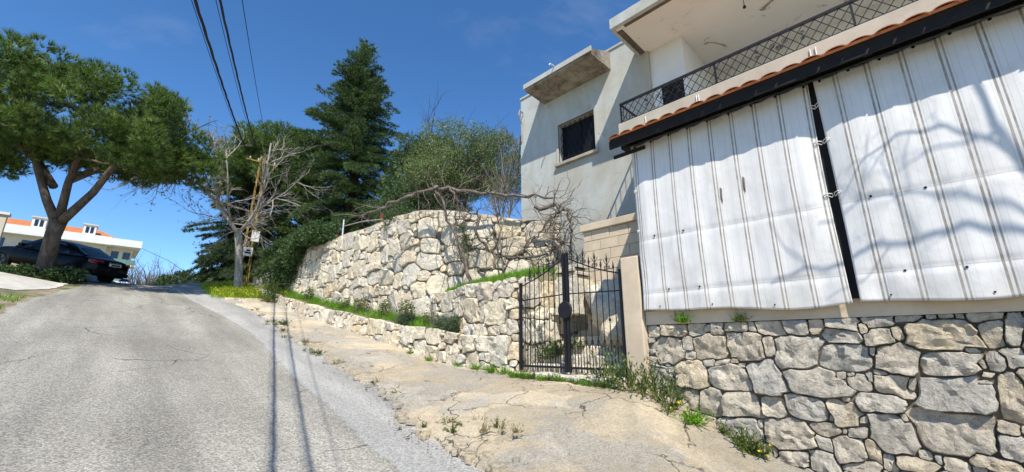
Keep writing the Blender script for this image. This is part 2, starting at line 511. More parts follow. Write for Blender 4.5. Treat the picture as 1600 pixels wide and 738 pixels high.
def shoulder_mat():
    m, nt, b = new_mat('worn tan concrete'); N = NT(nt)
    c = N.ramp(N.noise(.9, 9, .7, dist=.4), [(.28, (.41, .36, .28)), (.40, (.56, .47, .34)), (.55, (.66, .55, .38)), (.72, (.70, .61, .46))])
    gr = N.ramp(N.noise(.55, 8, .7), [(.48, g(0)), (.535, g(.8))])
    grv = N.ramp(N.noise(55, 5, .75), [(.3, (.24, .22, .185)), (.5, (.50, .465, .395)), (.7, (.68, .64, .56))])
    c = N.mix(gr, c, grv)
    sp = N.ramp(N.noise(34, 6, .75), [(.3, g(.55)), (.5, g(1)), (.7, g(1.25))])
    c = N.mix(.7, c, N.mix(1, c, sp, 'MULTIPLY'))
    wv = N.n('ShaderNodeVectorMath', operation='ADD'); N.l(N.pos(), wv.inputs[0])
    nn = N.n('ShaderNodeTexNoise'); nn.inputs['Scale'].default_value = 2.2; nn.inputs['Detail'].default_value = 7; N.l(N.pos(), nn.inputs[0])
    sc = N.n('ShaderNodeVectorMath', operation='SCALE'); sc.inputs['Scale'].default_value = .8; N.l(nn.outputs['Color'], sc.inputs[0]); N.l(sc.outputs[0], wv.inputs[1])
    cr = N.vor(1.15, 'DISTANCE_TO_EDGE', wv.outputs[0])
    cf = N.ramp(cr.outputs['Distance'], [(0, g(1)), (.011, g(0))])
    at = N.n('ShaderNodeAttribute'); at.attribute_name = 'relief'; sr = N.n('ShaderNodeSeparateColor'); N.l(at.outputs['Color'], sr.inputs[0])
    cf = N.math('MULTIPLY', cf, N.ramp(N.noise(.8, 4), [(.42, g(0)), (.56, g(.9))]))
    cf = N.math('MAXIMUM', cf, N.math('MULTIPLY', sr.outputs[0], .22))
    c = N.mix(1, c, N.ramp(sr.outputs[1], [(0, g(.90)), (1, g(1.2))]), 'MULTIPLY')
    c = N.mix(cf, c, (.12, .10, .07))
    gt = N.ramp(N.noise(95, 3, .6), [(.32, g(.5)), (.46, g(1)), (.62, g(1.22))])
    c = N.mix(.6, c, N.mix(1, c, gt, 'MULTIPLY'))
    bl = N.ramp(N.noise(3.3, 9, .8, dist=.8), [(.5, g(0)), (.62, g(.55))])
    c = N.mix(bl, c, (.44, .37, .27))
    N.l(c, b.inputs['Base Color']); b.inputs['Roughness'].default_value = .95; b.inputs['Specular IOR Level'].default_value = .15
    h = N.math('SUBTRACT', N.math('ADD', N.math('MULTIPLY', N.noise(7, 8, .7), .7), N.math('MULTIPLY', N.noise(60, 6, .75), .6)), cf)
    N.bump(h, 1.0, .06, b)
    return m


def soil_mat():
    m, nt, b = new_mat('dry soil with weeds'); N = NT(nt)
    c = N.ramp(N.noise(1.2, 9, .7), [(.3, (.16, .125, .085)), (.55, (.30, .245, .175)), (.75, (.38, .32, .24))])
    f = N.ramp(N.noise(.8, 8, .75), [(.46, g(0)), (.6, g(.9))])
    c = N.mix(f, c, (.085, .12, .03))
    N.l(c, b.inputs['Base Color']); b.inputs['Roughness'].default_value = .97; b.inputs['Specular IOR Level'].default_value = .1
    N.bump(N.noise(22, 8, .75), .9, .03, b)
    return m


M['grey_wall'] = gray_wall_mat(); M['soffit'] = soffit_mat(); M['rough_slab'] = rough_slab_mat(); M['curtain'] = curtain_mat()
M['asphalt_old'] = asphalt_mat('old asphalt', (.255, .24, .205), (.325, .31, .268), .7, (.225, .21, .18), 60, .9)
M['asphalt_new'] = asphalt_mat('grey asphalt strip', (.305, .297, .275), (.365, .355, .33), .4, (.27, .258, .23), 60, 0)
M['shoulder'] = shoulder_mat(); M['soil'] = soil_mat()
M['pale_concrete'] = plain('pale concrete', (.52, .50, .45), .9, .2, 2, .4, 30, dirt=(.35, .31, .25))
# ---------------------------------------------------------------- terrain
RIGHT_WALL_STONES = [(0.09, 1.79, 0.19, 0.16), (0.37, 1.81, 0.35, 0.18), (0.67, 1.8, 0.21, 0.14), (0.93, 1.81, 0.14, 0.16), (1.15, 1.83, 0.27, 0.15), (1.32, 1.83, 0.08, 0.13), (1.5, 1.8, 0.26, 0.17), (1.76, 1.81, 0.23, 0.19), (1.94, 1.81, 0.14, 0.17), (2.17, 1.84, 0.27, 0.15), (2.33, 1.77, 0.07, 0.1), (2.45, 1.84, 0.24, 0.13), (2.67, 1.86, 0.17, 0.09), (2.84, 1.87, 0.07, 0.06), (2.93, 1.87, 0.1, 0.06), (3.16, 1.86, 0.2, 0.11), (3.02, 1.86, 0.06, 0.05), (0.28, 1.54, 0.44, 0.35), (0.81, 1.58, 0.42, 0.29), (0.54, 1.64, 0.13, 0.19), (1.23, 1.6, 0.42, 0.34), (1.46, 1.6, 0.12, 0.23), (1.71, 1.51, 0.4, 0.41), (2.14, 1.7, 0.33, 0.14), (2.44, 1.69, 0.26, 0.16), (2.57, 1.73, 0.1, 0.13), (2.88, 1.7, 0.5, 0.26), (3.18, 1.7, 0.16, 0.24), (3.32, 1.75, 0.11, 0.32), (2.14, 1.48, 0.45, 0.28), (2.36, 1.55, 0.05, 0.09), (2.52, 1.47, 0.31, 0.27), (2.88, 1.43, 0.39, 0.24), (3.08, 1.45, 0.05, 0.1), (3.16, 1.47, 0.12, 0.18), (3.27, 1.5, 0.13, 0.18), (3.09, 1.36, 0.09, 0.06), (3.05, 1.3, 0.13, 0.06), (0.15, 1.21, 0.33, 0.29), (0.56, 1.26, 0.41, 0.36), (0.94, 1.41, 0.18, 0.06), (0.78, 1.4, 0.14, 0.09), (1.0, 1.23, 0.46, 0.28), (1.39, 1.26, 0.36, 0.4), (1.86, 1.24, 0.57, 0.3), (2.07, 1.31, 0.1, 0.09), (2.16, 1.32, 0.08, 0.05), (2.21, 1.25, 0.21, 0.17), (2.3, 1.3, 0.05, 0.1), (2.39, 1.35, 0.11, 0.06), (2.47, 1.23, 0.31, 0.23), (2.59, 1.25, 0.07, 0.15), (2.88, 1.19, 0.54, 0.38), (3.19, 1.19, 0.17, 0.4), (0.14, 0.96, 0.21, 0.22), (0.32, 0.99, 0.14, 0.19), (0.49, 0.94, 0.25, 0.28), (0.75, 0.95, 0.29, 0.34), (1.09, 0.93, 0.43, 0.3), (1.41, 0.95, 0.23, 0.23), (1.74, 0.97, 0.39, 0.24), (2.06, 0.95, 0.28, 0.28), (2.32, 1.08, 0.42, 0.2), (2.08, 1.08, 0.08, 0.07), (2.18, 0.9, 0.1, 0.08), (1.93, 0.89, 0.05, 0.07), (2.49, 0.95, 0.05, 0.07), (0.7, 0.7, 0.18, 0.17), (1.04, 0.68, 0.5, 0.29), (1.26, 0.76, 0.06, 0.11), (1.52, 0.69, 0.49, 0.3), (1.87, 0.78, 0.23, 0.15), (2.12, 0.78, 0.18, 0.11), (2.02, 0.78, 0.05, 0.06), (2.39, 0.8, 0.37, 0.35), (2.81, 0.88, 0.59, 0.41), (3.12, 0.94, 0.16, 0.12), (3.11, 0.81, 0.18, 0.22), (2.57, 0.65, 0.1, 0.1), (1.53, 0.45, 0.33, 0.15), (1.83, 0.64, 0.14, 0.13), (1.79, 0.47, 0.24, 0.22), (2.04, 0.62, 0.27, 0.28), (2.21, 0.64, 0.12, 0.2), (2.09, 0.47, 0.26, 0.1), (2.32, 0.54, 0.09, 0.16), (2.5, 0.57, 0.27, 0.14), (2.66, 0.63, 0.05, 0.08), (2.75, 0.61, 0.16, 0.12), (3.0, 0.66, 0.31, 0.11), (1.32, 0.49, 0.15, 0.13)]
RD = [(-300, -12), (-60, -8), (-30, -4.6), (-10, -1.3), (0, 0), (4, .5), (8, 1.05), (11, 1.55), (15, 2.3), (19, 3.1), (23, 3.9), (26, 4.38), (29, 4.62), (33, 4.66), (45, 4.2), (80, 2), (150, -4), (400, -20)]
CB = [(-30, .4), (-8, .2), (-1, .05), (1.34, .15), (2.4, .48), (3, .58), (5.3, .38), (7.85, .2), (9.6, .25), (14, .15), (19, .07), (23, .3), (30, .6), (60, .6)]
PLANTER_TOP = [(5.9, 1.74), (6.1, 1.78), (9.77, 2.18), (14, 2.8), (19, 3.62), (22.5, 4.3)]
BIG_TOP = [(0, 5.62), (11.3, 5.33), (15.3, 4.75)]


def base_ground(x, y):
    z = interp(y, RD)
    if x > 1.6: z += interp(y, CB) * ss(1.6, 5.4, x)
    if x < -1: z += (.10 + .22 * ss(18, 23, y)) * min(1, (-1 - x) / 2)
    if x < 1.5: z += .55 * ss(27.8, 29.2, y) * (1 - ss(-.3, 1.0, x)) * (1 - ss(31, 40, y))
    if x < -8: z += .03 * min(60, -8 - x)
    if x > 16: z -= .02 * min(120, x - 16)
    return z


def big_face(y):
    if y >= 9.65: return 6.0
    if y > 6.5: return 6.0 + (9.65 - y) * (2.2 / 3.1)
    return 8.25


def tier_face(y):
    return lin(y, [(5.3, 5.62), (6.1, 5.56), (7.3, 5.76), (9.0, 6.06)])


def garden(y):
    return lin(y, [(0, 4.5), (7, 4.55), (9.6, 5.1), (18, 5.4), (21, 5.3), (25, base_ground(6, 25) + .5), (40, base_ground(6, 40) + .4), (400, -20)])


def terrain(x, y):
    z = base_ground(x, y)
    if x > 5.5:
        if y < 2.95:
            if x < 16: z += (1.96 - z) * ss(5.6, 5.78, x)
        elif y < 5.42:
            z = max(z, min(3.4, 1.0 + (x - 5.75) * .42)) if x > 5.8 else z
        else:
            if y < 24.5 and y >= 6.0:
                p = lin(y, PLANTER_TOP) - .07 + .2 * ss(5.75, 6.05, x)
                if y > 22: p += (z + .1 - p) * ss(22, 24, y)
                z += (p - z) * ss(5.57, 5.69, x)
            if y < 9.0:
                z += (2.83 + .28 * ss(.2, 1.1, x - tier_face(y)) - z) * ss(.1, .3, x - tier_face(y)) * ss(5.45, 5.6, y)
            gz = garden(y)
            if y > 22:
                z += (gz - z) * ss(5.6 + .0, 8.0, x)
            else:
                z += (gz - z) * ss(.14, .34, x - big_face(y))
    return z


def axis(parts):
    out = []
    for a, b, st in parts:
        n = max(1, int(round((b - a) / st))); out += [a + (b - a) * i / n for i in range(n)]
    out.append(parts[-1][1]); return out


gx = axis([(-500, -100, 80), (-100, -20, 10), (-20, -4, 1), (-4, 5.4, .25), (5.4, 8.6, .08), (8.6, 16, .5), (16, 60, 6), (60, 500, 60)])
gy = axis([(-300, -60, 40), (-60, -12, 4), (-12, 36, .2), (36, 60, 2), (60, 160, 8), (160, 700, 60)])
V = [(x, y, terrain(x, y)) for y in gy for x in gx]
nx = len(gx)
Fq = np.array([(j * nx + i, j * nx + i + 1, (j + 1) * nx + i + 1, (j + 1) * nx + i) for j in range(len(gy) - 1) for i in range(nx - 1)])
tag(make_obj('ground', V, Fq, M['soil'], smooth=True), kind='structure')


def wob(y, amp, sc, seed):
    return amp * (noise.noise((seed, y * sc, 0)) + .5 * noise.noise((seed, y * sc * 2.7, 3)) + .3 * noise.noise((seed, y * sc * 7, 6)))


def sheet(name, y0, y1, left, right, ncol, off, mat, jl, jr, rough=0, step=.12, zfun=base_ground):
    ys = axis([(y0, y1, step)]); vs = []; fs = []
    for y in ys:
        a = interp(y, left) + wob(y, jl, 1.3, 3.1 + off * 50); b = interp(y, right) + wob(y, jr, 1.3, 8.7 + off * 70)
        for i in range(ncol + 1):
            x = a + (b - a) * i / ncol
            z = zfun(x, y) + off
            if rough: z += rough * (noise.noise((x * 1.7, y * 1.7, 1.3)) + .4 * noise.noise((x * 5, y * 5, 4.)))
            if i in (0, ncol): z -= min(off * .5, .012)
            vs.append((x, y, z))
    n = ncol + 1; R = len(ys)
    for j in range(R - 1):
        for i in range(ncol): fs.append((j * n + i, j * n + i + 1, (j + 1) * n + i + 1, (j + 1) * n + i))
    # thin skirts down to the ground on all sides
    def skirt(idx):
        b = len(vs)
        for i in idx: vs.append((vs[i][0], vs[i][1], vs[i][2] - off - .05))
        for k in range(len(idx) - 1): fs.append((idx[k], idx[k + 1], b + k + 1, b + k))
    skirt([j * n for j in range(R)]); skirt([j * n + ncol for j in range(R)]); skirt(list(range(n))); skirt([(R - 1) * n + i for i in range(n)])
    return tag(make_obj(name, vs, fs, mat, smooth=True), kind='structure')


ROAD_L = [(-40, -3), (-8, -2.6), (4, -2.2), (12, -1.6), (15, -1.44), (17.4, -1.3), (20.3, -.8), (22.1, -.45), (25, -.4), (30, -.7), (40, -1.6)]
SEAM = [(-40, 1.2), (-8, 1.5), (0, 1.95), (3.69, 2.22), (4.77, 2.35), (7.95, 2.68), (12.83, 3.06), (16.5, 2.95), (19.7, 2.63), (22.65, 2.42), (26, 2.4), (30, 2.6), (40, 2.4)]
STRIP_R = [(-40, 2), (-8, 2.3), (0, 2.62), (3.06, 2.78), (3.75, 2.83), (4.6, 2.9), (5.48, 3.23), (8.27, 3.57), (12.6, 3.77), (16.7, 4.1), (20.3, 3.75), (22, 3.44), (26, 3.4), (30, 3.6), (40, 3.4)]
SHOULDER_L = [(y, x - .05) for y, x in STRIP_R]
SHOULDER_R = [(-12, 5.52), (2.9, 5.56), (5.3, 5.62), (5.9, 5.5), (22, 5.52)]
sheet('road', -12, 40, ROAD_L, [(y, x + .3) for y, x in SEAM], 22, .014, M['asphalt_old'], .10, .02, .004)
sheet('asphalt_strip', -12, 40, SEAM, [(y, x + .25) for y, x in STRIP_R], 12, .030, M['asphalt_new'], .035, .08, .004)
pav = sheet('pavement', -12, 20.4, SHOULDER_L, SHOULDER_R, 62, .070, M['shoulder'], .13, .0, .014, .055)
# broken slabs: cracks pressed in, pieces slightly tilted against each other
def crack_relief(x, y):
    w = Vector((x * 1.15 + .35 * noise.noise((x * 1.4, y * 1.4, 5)) + .12 * noise.noise((x * 5, y * 5, 9)), y * .95 + .35 * noise.noise((x * 1.4, y * 1.4, 15)), 0))
    d, pts = noise.voronoi(w)
    edge = d[1] - d[0]
    near = 1 - ss(.15, 1.1, x - interp(y, SHOULDER_L))            # the edge along the asphalt is the most broken
    zone = min(1, max(0, .35 + 1.6 * noise.noise((x * .55, y * .45, 2.2))) + .55 * near)
    c = (1 - ss(.0, .06, edge)) * zone * .6
    if near > .2:
        w2 = w * 3.1; d2, _ = noise.voronoi(w2); c = max(c, (1 - ss(.0, .10, d2[1] - d2[0])) * near * .8)
    q = noise.cell(pts[0] * 7.3)
    return c, q, zone
me = pav.data; nv = len(me.vertices); co = np.zeros(nv * 3); me.vertices.foreach_get('co', co); co = co.reshape(-1, 3); ofs = np.array(pav.location)
ca_ = me.color_attributes.new('relief', 'FLOAT_COLOR', 'POINT'); colr = np.ones((nv, 4)); ntop = 63 * (nv // 63)
for i in range(nv):
    X, Y = co[i, 0] + ofs[0], co[i, 1] + ofs[1]
    if Y < -.5: continue
    c, q, zn = crack_relief(X, Y)
    colr[i] = (c, q, zn, 1); co[i, 2] += -.012 * c + .014 * (q - .5) * zn
me.vertices.foreach_set('co', co.ravel()); ca_.data.foreach_set('color', colr.ravel()); me.update()
sheet('concrete_patch', 19.2, 22.6, [(19, -3.4), (23, -4.2)], [(19.2, -1.75), (20.4, -1.1), (22.6, -.75)], 14, .035, M['pale_concrete'], .1, .1, .004)

# ---------------------------------------------------------------- stone walls


class Path:
    def __init__(s, pts, rad=.0):
        P = [np.array(p, float) for p in pts]; out = [P[0]]
        for i in range(1, len(P) - 1):
            if rad > 0:
                a = (P[i - 1] - P[i]); b = (P[i + 1] - P[i]); a /= np.linalg.norm(a); b /= np.linalg.norm(b)
                for t in np.linspace(0, 1, 9):
                    out.append((1 - t)**2 * (P[i] + a * rad) + 2 * t * (1 - t) * P[i] + t * t * (P[i] + b * rad))
            else: out.append(P[i])
        out.append(P[-1]); s.P = np.array(out)
        seg = np.linalg.norm(np.diff(s.P, axis=0), axis=1); s.c = np.concatenate([[0], np.cumsum(seg)]); s.L = s.c[-1]

    def pt(s, t):
        return np.array([np.interp(t, s.c, s.P[:, 0]), np.interp(t, s.c, s.P[:, 1])])

    def nor(s, t):
        d = s.pt(min(s.L, t + .06)) - s.pt(max(0, t - .06)); d /= np.linalg.norm(d); return np.array([d[1], -d[0]])

    def at(s, t, z, d):
        e = t - min(max(t, 0), s.L); p = s.pt(t); n = s.nor(t)
        if e: p = p + np.array([-n[1], n[0]]) * e
        return (p[0] + n[0] * d, p[1] + n[1] * d, z)


def scatter(s0, s1, zb, zt, sizes, seed, existing=(), asp=(.95, 1.7), pack=.86):
    r = random.Random(seed); out = list(existing)
    area = (s1 - s0) * (sum(zt(s0 + (s1 - s0) * i / 20) - zb(s0 + (s1 - s0) * i / 20) for i in range(21)) / 21)
    for size in sizes:
        fails = 0; tries = int(40 * area / size**2) + 60
        for _ in range(min(tries, 6000)):
            q = size * r.uniform(.85, 1.15); a = r.uniform(*asp); w = q * math.sqrt(a); h = q / math.sqrt(a)
            s = r.uniform(s0 + w * .4, s1 - w * .4); lo, hi = zb(s) + h * .3, zt(s) - h * .45
            if hi <= lo: continue
            z = r.uniform(lo, hi)
            if out:
                A = np.array([(o[0], o[1], o[2], o[3]) for o in out])
                m = np.maximum(np.abs(A[:, 0] - s) / ((A[:, 2] + w) / 2), np.abs(A[:, 1] - z) / ((A[:, 3] + h) / 2))
                if m.min() < pack: continue
            out.append((s, z, w, h))
    return out


def cells(stones, zb, zt, s0, s1, nr, rs):
    A = np.array([(s, z, w / 2, h / 2) for s, z, w, h in stones]); n = len(A)
    th = rs.uniform(-.28, .28, n); sh = rs.uniform(-.38, .38, n); cth, sth = np.cos(th), np.sin(th)
    pw = rs.uniform(3.2, 9, n)
    K = 46; polys = []
    for i in range(n):
        si, zi, wi, hi = A[i]
        R = 1.45 * max(wi, hi) + .05
        near = np.where((np.abs(A[:, 0] - si) < A[:, 2] + R * 1.3 + .1) & (np.abs(A[:, 1] - zi) < A[:, 3] + R * 1.3 + .1))[0]
        ph = (np.arange(nr) + rs.uniform(-.28, .28, nr)) / nr * 2 * np.pi
        # steer angles so that box corners are met
        dx, dz = np.cos(ph) * wi, np.sin(ph) * hi
        k = np.linspace(.12, 1.75, K)
        PX = si + dx[:, None] * k; PZ = zi + dz[:, None] * k

        def met(j):
            ax, az = PX - A[j, 0], PZ - A[j, 1]
            u = (ax * cth[j] + az * sth[j]) / A[j, 2]; v = (-ax * sth[j] + az * cth[j]) / A[j, 3]
            u = u + sh[j] * v; v = v + .12 * sh[(j * 7) % n] * u
            return (np.abs(u)**pw[j] + np.abs(v)**pw[j])**(1 / pw[j])
        own = met(i); ok = own < 1.5
        for j in near:
            if j != i: ok &= own <= met(j)
        zbv = np.array([[zb(x) for x in row] for row in PX[:, ::9]]).repeat(9, 1)[:, :K]; ztv = np.array([[zt(x) for x in row] for row in PX[:, ::9]]).repeat(9, 1)[:, :K]
        if zbv.shape[1] < K:
            zbv = np.pad(zbv, ((0, 0), (0, K - zbv.shape[1])), 'edge'); ztv = np.pad(ztv, ((0, 0), (0, K - ztv.shape[1])), 'edge')
        ok &= (PZ > zbv) & (PZ < ztv) & (PX > s0) & (PX < s1)
        first = np.where(ok.all(1), K - 1, np.argmin(ok, 1) - 1).clip(0)
        kk = k[first]
        polys.append((si, zi, np.stack([dx * kk, dz * kk], 1)))
    return polys


def stone_wall(name, label, path, zb, zt, stones, mat, core_mat, thick=.42, depth=(.04, .09), gap=.012, nr=16, seed=1, core_drop=.4, core_top=-.03, rings=3, s0=0, s1=None, z_coping=None):
    s1 = s1 if s1 is not None else path.L
    p0 = path.at((s0 + s1) / 2, 0, 0)
    root = empty(name, (p0[0], p0[1], zb((s0 + s1) / 2)), label, 'wall')
    # core: swept box behind the stones
    vs, fs = [], []; ts = np.arange(s0, s1 + .001, .12); ts = np.append(ts, s1) if s1 - ts[-1] > .02 else ts
    for t in ts:
        vs += [path.at(t, zb(t) - core_drop, 0), path.at(t, zt(t) + core_top, 0), path.at(t, zt(t) + core_top, -thick), path.at(t, zb(t) - core_drop, -thick)]
    n = len(ts)
    for i in range(n - 1):
        a = i * 4; b = a + 4
        for k in range(4): fs.append((a + k, a + (k + 1) % 4, b + (k + 1) % 4, b + k))
    fs += [(0, 3, 2, 1), ((n - 1) * 4, (n - 1) * 4 + 1, (n - 1) * 4 + 2, (n - 1) * 4 + 3)]
    make_obj('core', vs, fs, core_mat, root)
    rs = np.random.default_rng(seed); r = random.Random(seed)
    for si, zi, poly in cells(stones, zb, zt, s0, s1, nr, rs):
        L = np.linalg.norm(poly, axis=1); 
        if L.min() < .01 or L.max() < .03: continue
        poly = poly * ((L * (1 + rs.uniform(-.045, .02, nr)) - gap) / L).clip(.5)[:, None]
        sc = min(1, L.mean() / .14)
        d = r.uniform(*depth) * (.55 + .45 * sc)
        tx, tz = r.uniform(-.18, .18), r.uniform(-.16, .16)
        q = r.uniform(0, 99); vs = []; fs = []
        levels = {3: [(1.0, -.03), (1.0, .68), (.945, .97), (.76, 1.0), (.52, 1.04), (.26, 1.06)], 2: [(1.0, -.03), (.995, .68), (.90, 1.0), (.48, 1.05)]}[rings]
        for f, dd in levels:
            for (a, b) in poly:
                a2, b2 = a * f, b * f
                nz = (abs(noise.noise((si * 3 + a2 * 6, zi * 3 + b2 * 6, q))) - .25) * .07 + noise.noise((si * 3 + a2 * 17, zi * 3 + b2 * 17, q)) * .016
                h = d * dd + ((nz + a2 * tx + b2 * tz) * sc if dd > .3 else 0)
                if dd > .3: h = max(h, .008)
                vs.append(path.at(si + a2, zi + b2, h))
        nl = len(levels)
        vs.append(path.at(si, zi, d * 1.05 + noise.noise((si * 3, zi * 3, q)) * .02 * sc))
        for k in range(nl - 1):
            for i in range(nr):
                i2 = (i + 1) % nr
                fs.append((k * nr + i, k * nr + i2, (k + 1) * nr + i2, (k + 1) * nr + i))
        for i in range(nr): fs.append(((nl - 1) * nr + i, (nl - 1) * nr + (i + 1) % nr, nl * nr))
        # orientation: make faces look outwards
        fs = [tuple(reversed(f)) for f in fs]
        o = make_obj('stone', vs, fs, mat, root, smooth=True, center=True)
        o.data.set_sharp_from_angle(angle=.34)
    return root


# wall below the striped curtains
RW = Path([(5.56, 2.86), (5.56, -3.6)])
def rw_b(s): return base_ground(5.5, 2.86 - s) - .06
def rw_t(s): return 1.885
st = [o for o in RIGHT_WALL_STONES if o[1] > rw_b(o[0])]
st = scatter(0, RW.L, rw_b, rw_t, [.42, .3, .2, .12, .08], 5, st, (1.0, 1.8), .84)
right_wall = stone_wall('retaining_wall', 'grey rough stone wall under the striped curtains, topped by a plaster band', RW, rw_b, rw_t, st, M['stone_grey'], M['mortar_dark'], .3, (.035, .08), .004, 26, 3)
MB().box((5.5, -3.6, 1.885), (5.86, 2.856, 2.07)).build('plaster_band', M['plaster'], right_wall)

# tall wall of the garden: runs along the road, turns at a rounded corner towards the house
BW = Path([(6.05, 21.2), (6.05, 9.65), (8.28, 6.5)], .45)
def bw_b(s):
    p = BW.pt(s)
    if p[1] > 8.6: return lin(p[1], PLANTER_TOP) - .02
    return 2.7
def bw_t(s): return lin(s, [(0, 5.70), (11.3, 5.33), (BW.L, 4.72)]) + .03 * math.sin(s * 2.1)
st = scatter(0, BW.L, bw_b, bw_t, [.64, .5, .4, .31, .23, .16], 9, (), (.9, 1.7), .80)
print('big wall stones', len(st))
big_wall = stone_wall('garden_wall', 'tall tan fieldstone retaining wall with rounded corner below the trees', BW, bw_b, bw_t, st, M['stone_tan'], M['mortar'], .42, (.035, .10), .008, 16, 4, rings=2)
vs, fs = [], []
for i, t in enumerate(np.linspace(0, BW.L, 90)):
    z = bw_t(t) - .03; j = .03 * noise.noise((t * 2, 1, 2)); 
    vs += [BW.at(t, z, .02 + j), BW.at(t, z + .07 + j * .4, .0 + j), BW.at(t, z + .07 - j * .4, -.45), BW.at(t, z, -.47)]
for i in range(89):
    a = i * 4; b = a + 4
    for k in range(4): fs.append((a + k, a + (k + 1) % 4, b + (k + 1) % 4, b + k))
fs += [(0, 3, 2, 1), (356, 357, 358, 359)]
make_obj('coping', vs, fs, M['coping'], big_wall)

# lower terrace wall beside the gate
TW = Path([(6.08, 9.0), (5.74, 7.3), (5.53, 6.15), (5.56, 5.42), (8.3, 5.30)], .13)
def tw_b(s):
    p = TW.pt(s)
    if p[0] > 6.2: return 1.3
    return (lin(p[1], PLANTER_TOP) - .05) if p[1] > 6.2 else base_ground(5.5, p[1]) - .06
def tw_t(s): return 2.87 + .025 * math.sin(s * 3.3 + 1)
st = scatter(0, TW.L, tw_b, tw_t, [.62, .48, .36, .26, .17, .12], 21, (), (.8, 1.5), .86)
stone_wall('terrace_wall', 'low tan stone terrace wall beside the iron gate with grass on top', TW, tw_b, tw_t, st, M['stone_tan'], M['mortar'], .38, (.03, .085), .006, 20, 6, rings=3)

# planter wall along the pavement
PW = Path([(5.5, 22.6), (5.5, 6.08)])
def pw_b(s): return base_ground(5.45, 22.6 - s) - .05
def pw_t(s): return lin(22.6 - s, PLANTER_TOP) + .02 * math.sin(s * 2.7)
st = scatter(0, PW.L, pw_b, pw_t, [.58, .46, .34, .22, .14], 31, (), (.9, 1.7), .80)
print('planter stones', len(st))
stone_wall('planter_wall', 'knee high tan stone planter wall along the tan pavement', PW, pw_b, pw_t, st, M['stone_tan'], M['mortar'], .26, (.035, .10), .008, 16, 8, rings=2, core_top=-.02)

# remnant of wall beyond the hanging shrub
FW = Path([(5.95, 25.2), (6.02, 21.6)])
def fw_b(s): return base_ground(5.9, 25.2 - s) + .02
def fw_t(s): return lin(s, [(0, 4.95), (3.6, 5.75)])
st = scatter(0, FW.L, fw_b, fw_t, [.45, .34, .24, .16], 41, (), (.9, 1.5), .85)
stone_wall('garden_wall', 'short stepped fieldstone wall end behind the pale bare tree', FW, fw_b, fw_t, st, M['stone_tan'], M['mortar'], .4, (.04, .09), .012, 12, 9, rings=2)
# ---------------------------------------------------------------- gate, pillar, steps


def bevel(o, w=.012, seg=2):
    m = o.modifiers.new('bevel', 'BEVEL'); m.width = w; m.segments = seg; m.limit_method = 'ANGLE'; return o


pil = MB().box((5.43, 2.872, .6), (5.78, 3.165, 2.87)).build('gate_pillar', M['plaster'])
bevel(pil, .02)
tag(pil, 'tan plastered gate pillar between the iron gate and the curtained wall', 'pillar')

GX = 5.5
gate = empty('iron_gate', (GX, 4.24, 1.24), 'black wrought iron double gate with spear tips in front of stone steps', 'gate')


def leaf_top(u):  # u: 0 at the centre post, 1 at the hinge side
    return 3.02 - .36 * (u ** 1.15) - .05 * math.sin(u * math.pi)


def spear(mb, y, z):
    mb.lathe([(.004, -.01), (.013, .0), (.017, .03), (.009, .07), (.001, .13)], (GX, y, z), 'z', 6)


def scroll(mb, y, z, r, sgn, x=GX):
    pts = []
    for k in range(22):
        t = k / 21; a = t * 3.4 * math.pi; q = r * (1 - .78 * t)
        pts.append((x, y + sgn * (q * math.cos(a) - r), z + q * math.sin(a)))
    mb.tube(pts, .0055, 4)


for yc, yh in ((4.275, 5.27), (4.205, 3.215)):
    sg = 1 if yh > yc else -1
    fr = MB()
    # hinge stile, bottom rail, mid rails and the curved top rail
    fr.bar((GX, yh, 1.2), (GX, yh, leaf_top(1) + .06), .045)
    fr.bar((GX, yc, 1.2), (GX, yc, 3.12), .045)
    fr.bar((GX, yc + sg * .025, 1.27), (GX, yh - sg * .0275, 1.27), .035)
    fr.bar((GX, yc + sg * .025, 2.43), (GX, yh - sg * .0275, 2.40), .018)
    fr.tube([(GX, yc + sg * .02 + (yh - yc - sg * .04) * i / 14, leaf_top(i / 14)) for i in range(15)], .012, 5)
    leaf = fr.build('gate_leaf', M['black_iron'], gate)
    n = 9
    for i in range(1, n):
        u = i / n; y = yc + (yh - yc) * u
        top = leaf_top(u) + (.15 if i % 2 else .05)
        b = MB(); b.bar((GX, y, 1.2), (GX, y, top), .0105); spear(b, y, top)
        if i % 3 == 1:
            b.lathe([(.006, -.03), (.018, -.012), (.018, .012), (.006, .03)], (GX, y, 1.98), 'z', 6)
        b.build('bar', M['black_iron'], leaf)
    for i in range(0, n):
        u = (i + .5) / n; y = yc + (yh - yc) * u
        b = MB(); b.bar((GX, y, 1.2), (GX, y, 1.62), .008)
        b.tube([(GX, y, 1.56), (GX, y - .03, 1.62), (GX, y - .045, 1.69)], .005, 4); b.tube([(GX, y, 1.56), (GX, y + .03, 1.62), (GX, y + .045, 1.69)], .005, 4)
        b.build('short_bar', M['black_iron'], leaf)
    for i in range(1, n, 2):
        u = i / n; y = yc + (yh - yc) * u; z = leaf_top(u) + .05
        b = MB(); scroll(b, y - .012, z, .035, -1); scroll(b, y + .012, z, .035, 1)
        b.tube([(GX, y, z + .03), (GX, y - .06, z + .13)], .005, 4); b.tube([(GX, y, z + .03), (GX, y + .06, z + .13)], .005, 4)
        b.build('scroll', M['black_iron'], leaf)
MB().lathe([(.0, -.03), (.125, -.03), (.14, -.02), (.14, .0), (.03, .012), (.025, .03), (.0, .03)], (GX - .03, 4.24, 2.17), 'x', 28).build('lock_disc', M['black_iron'], gate)

# threshold and stone steps behind the gate


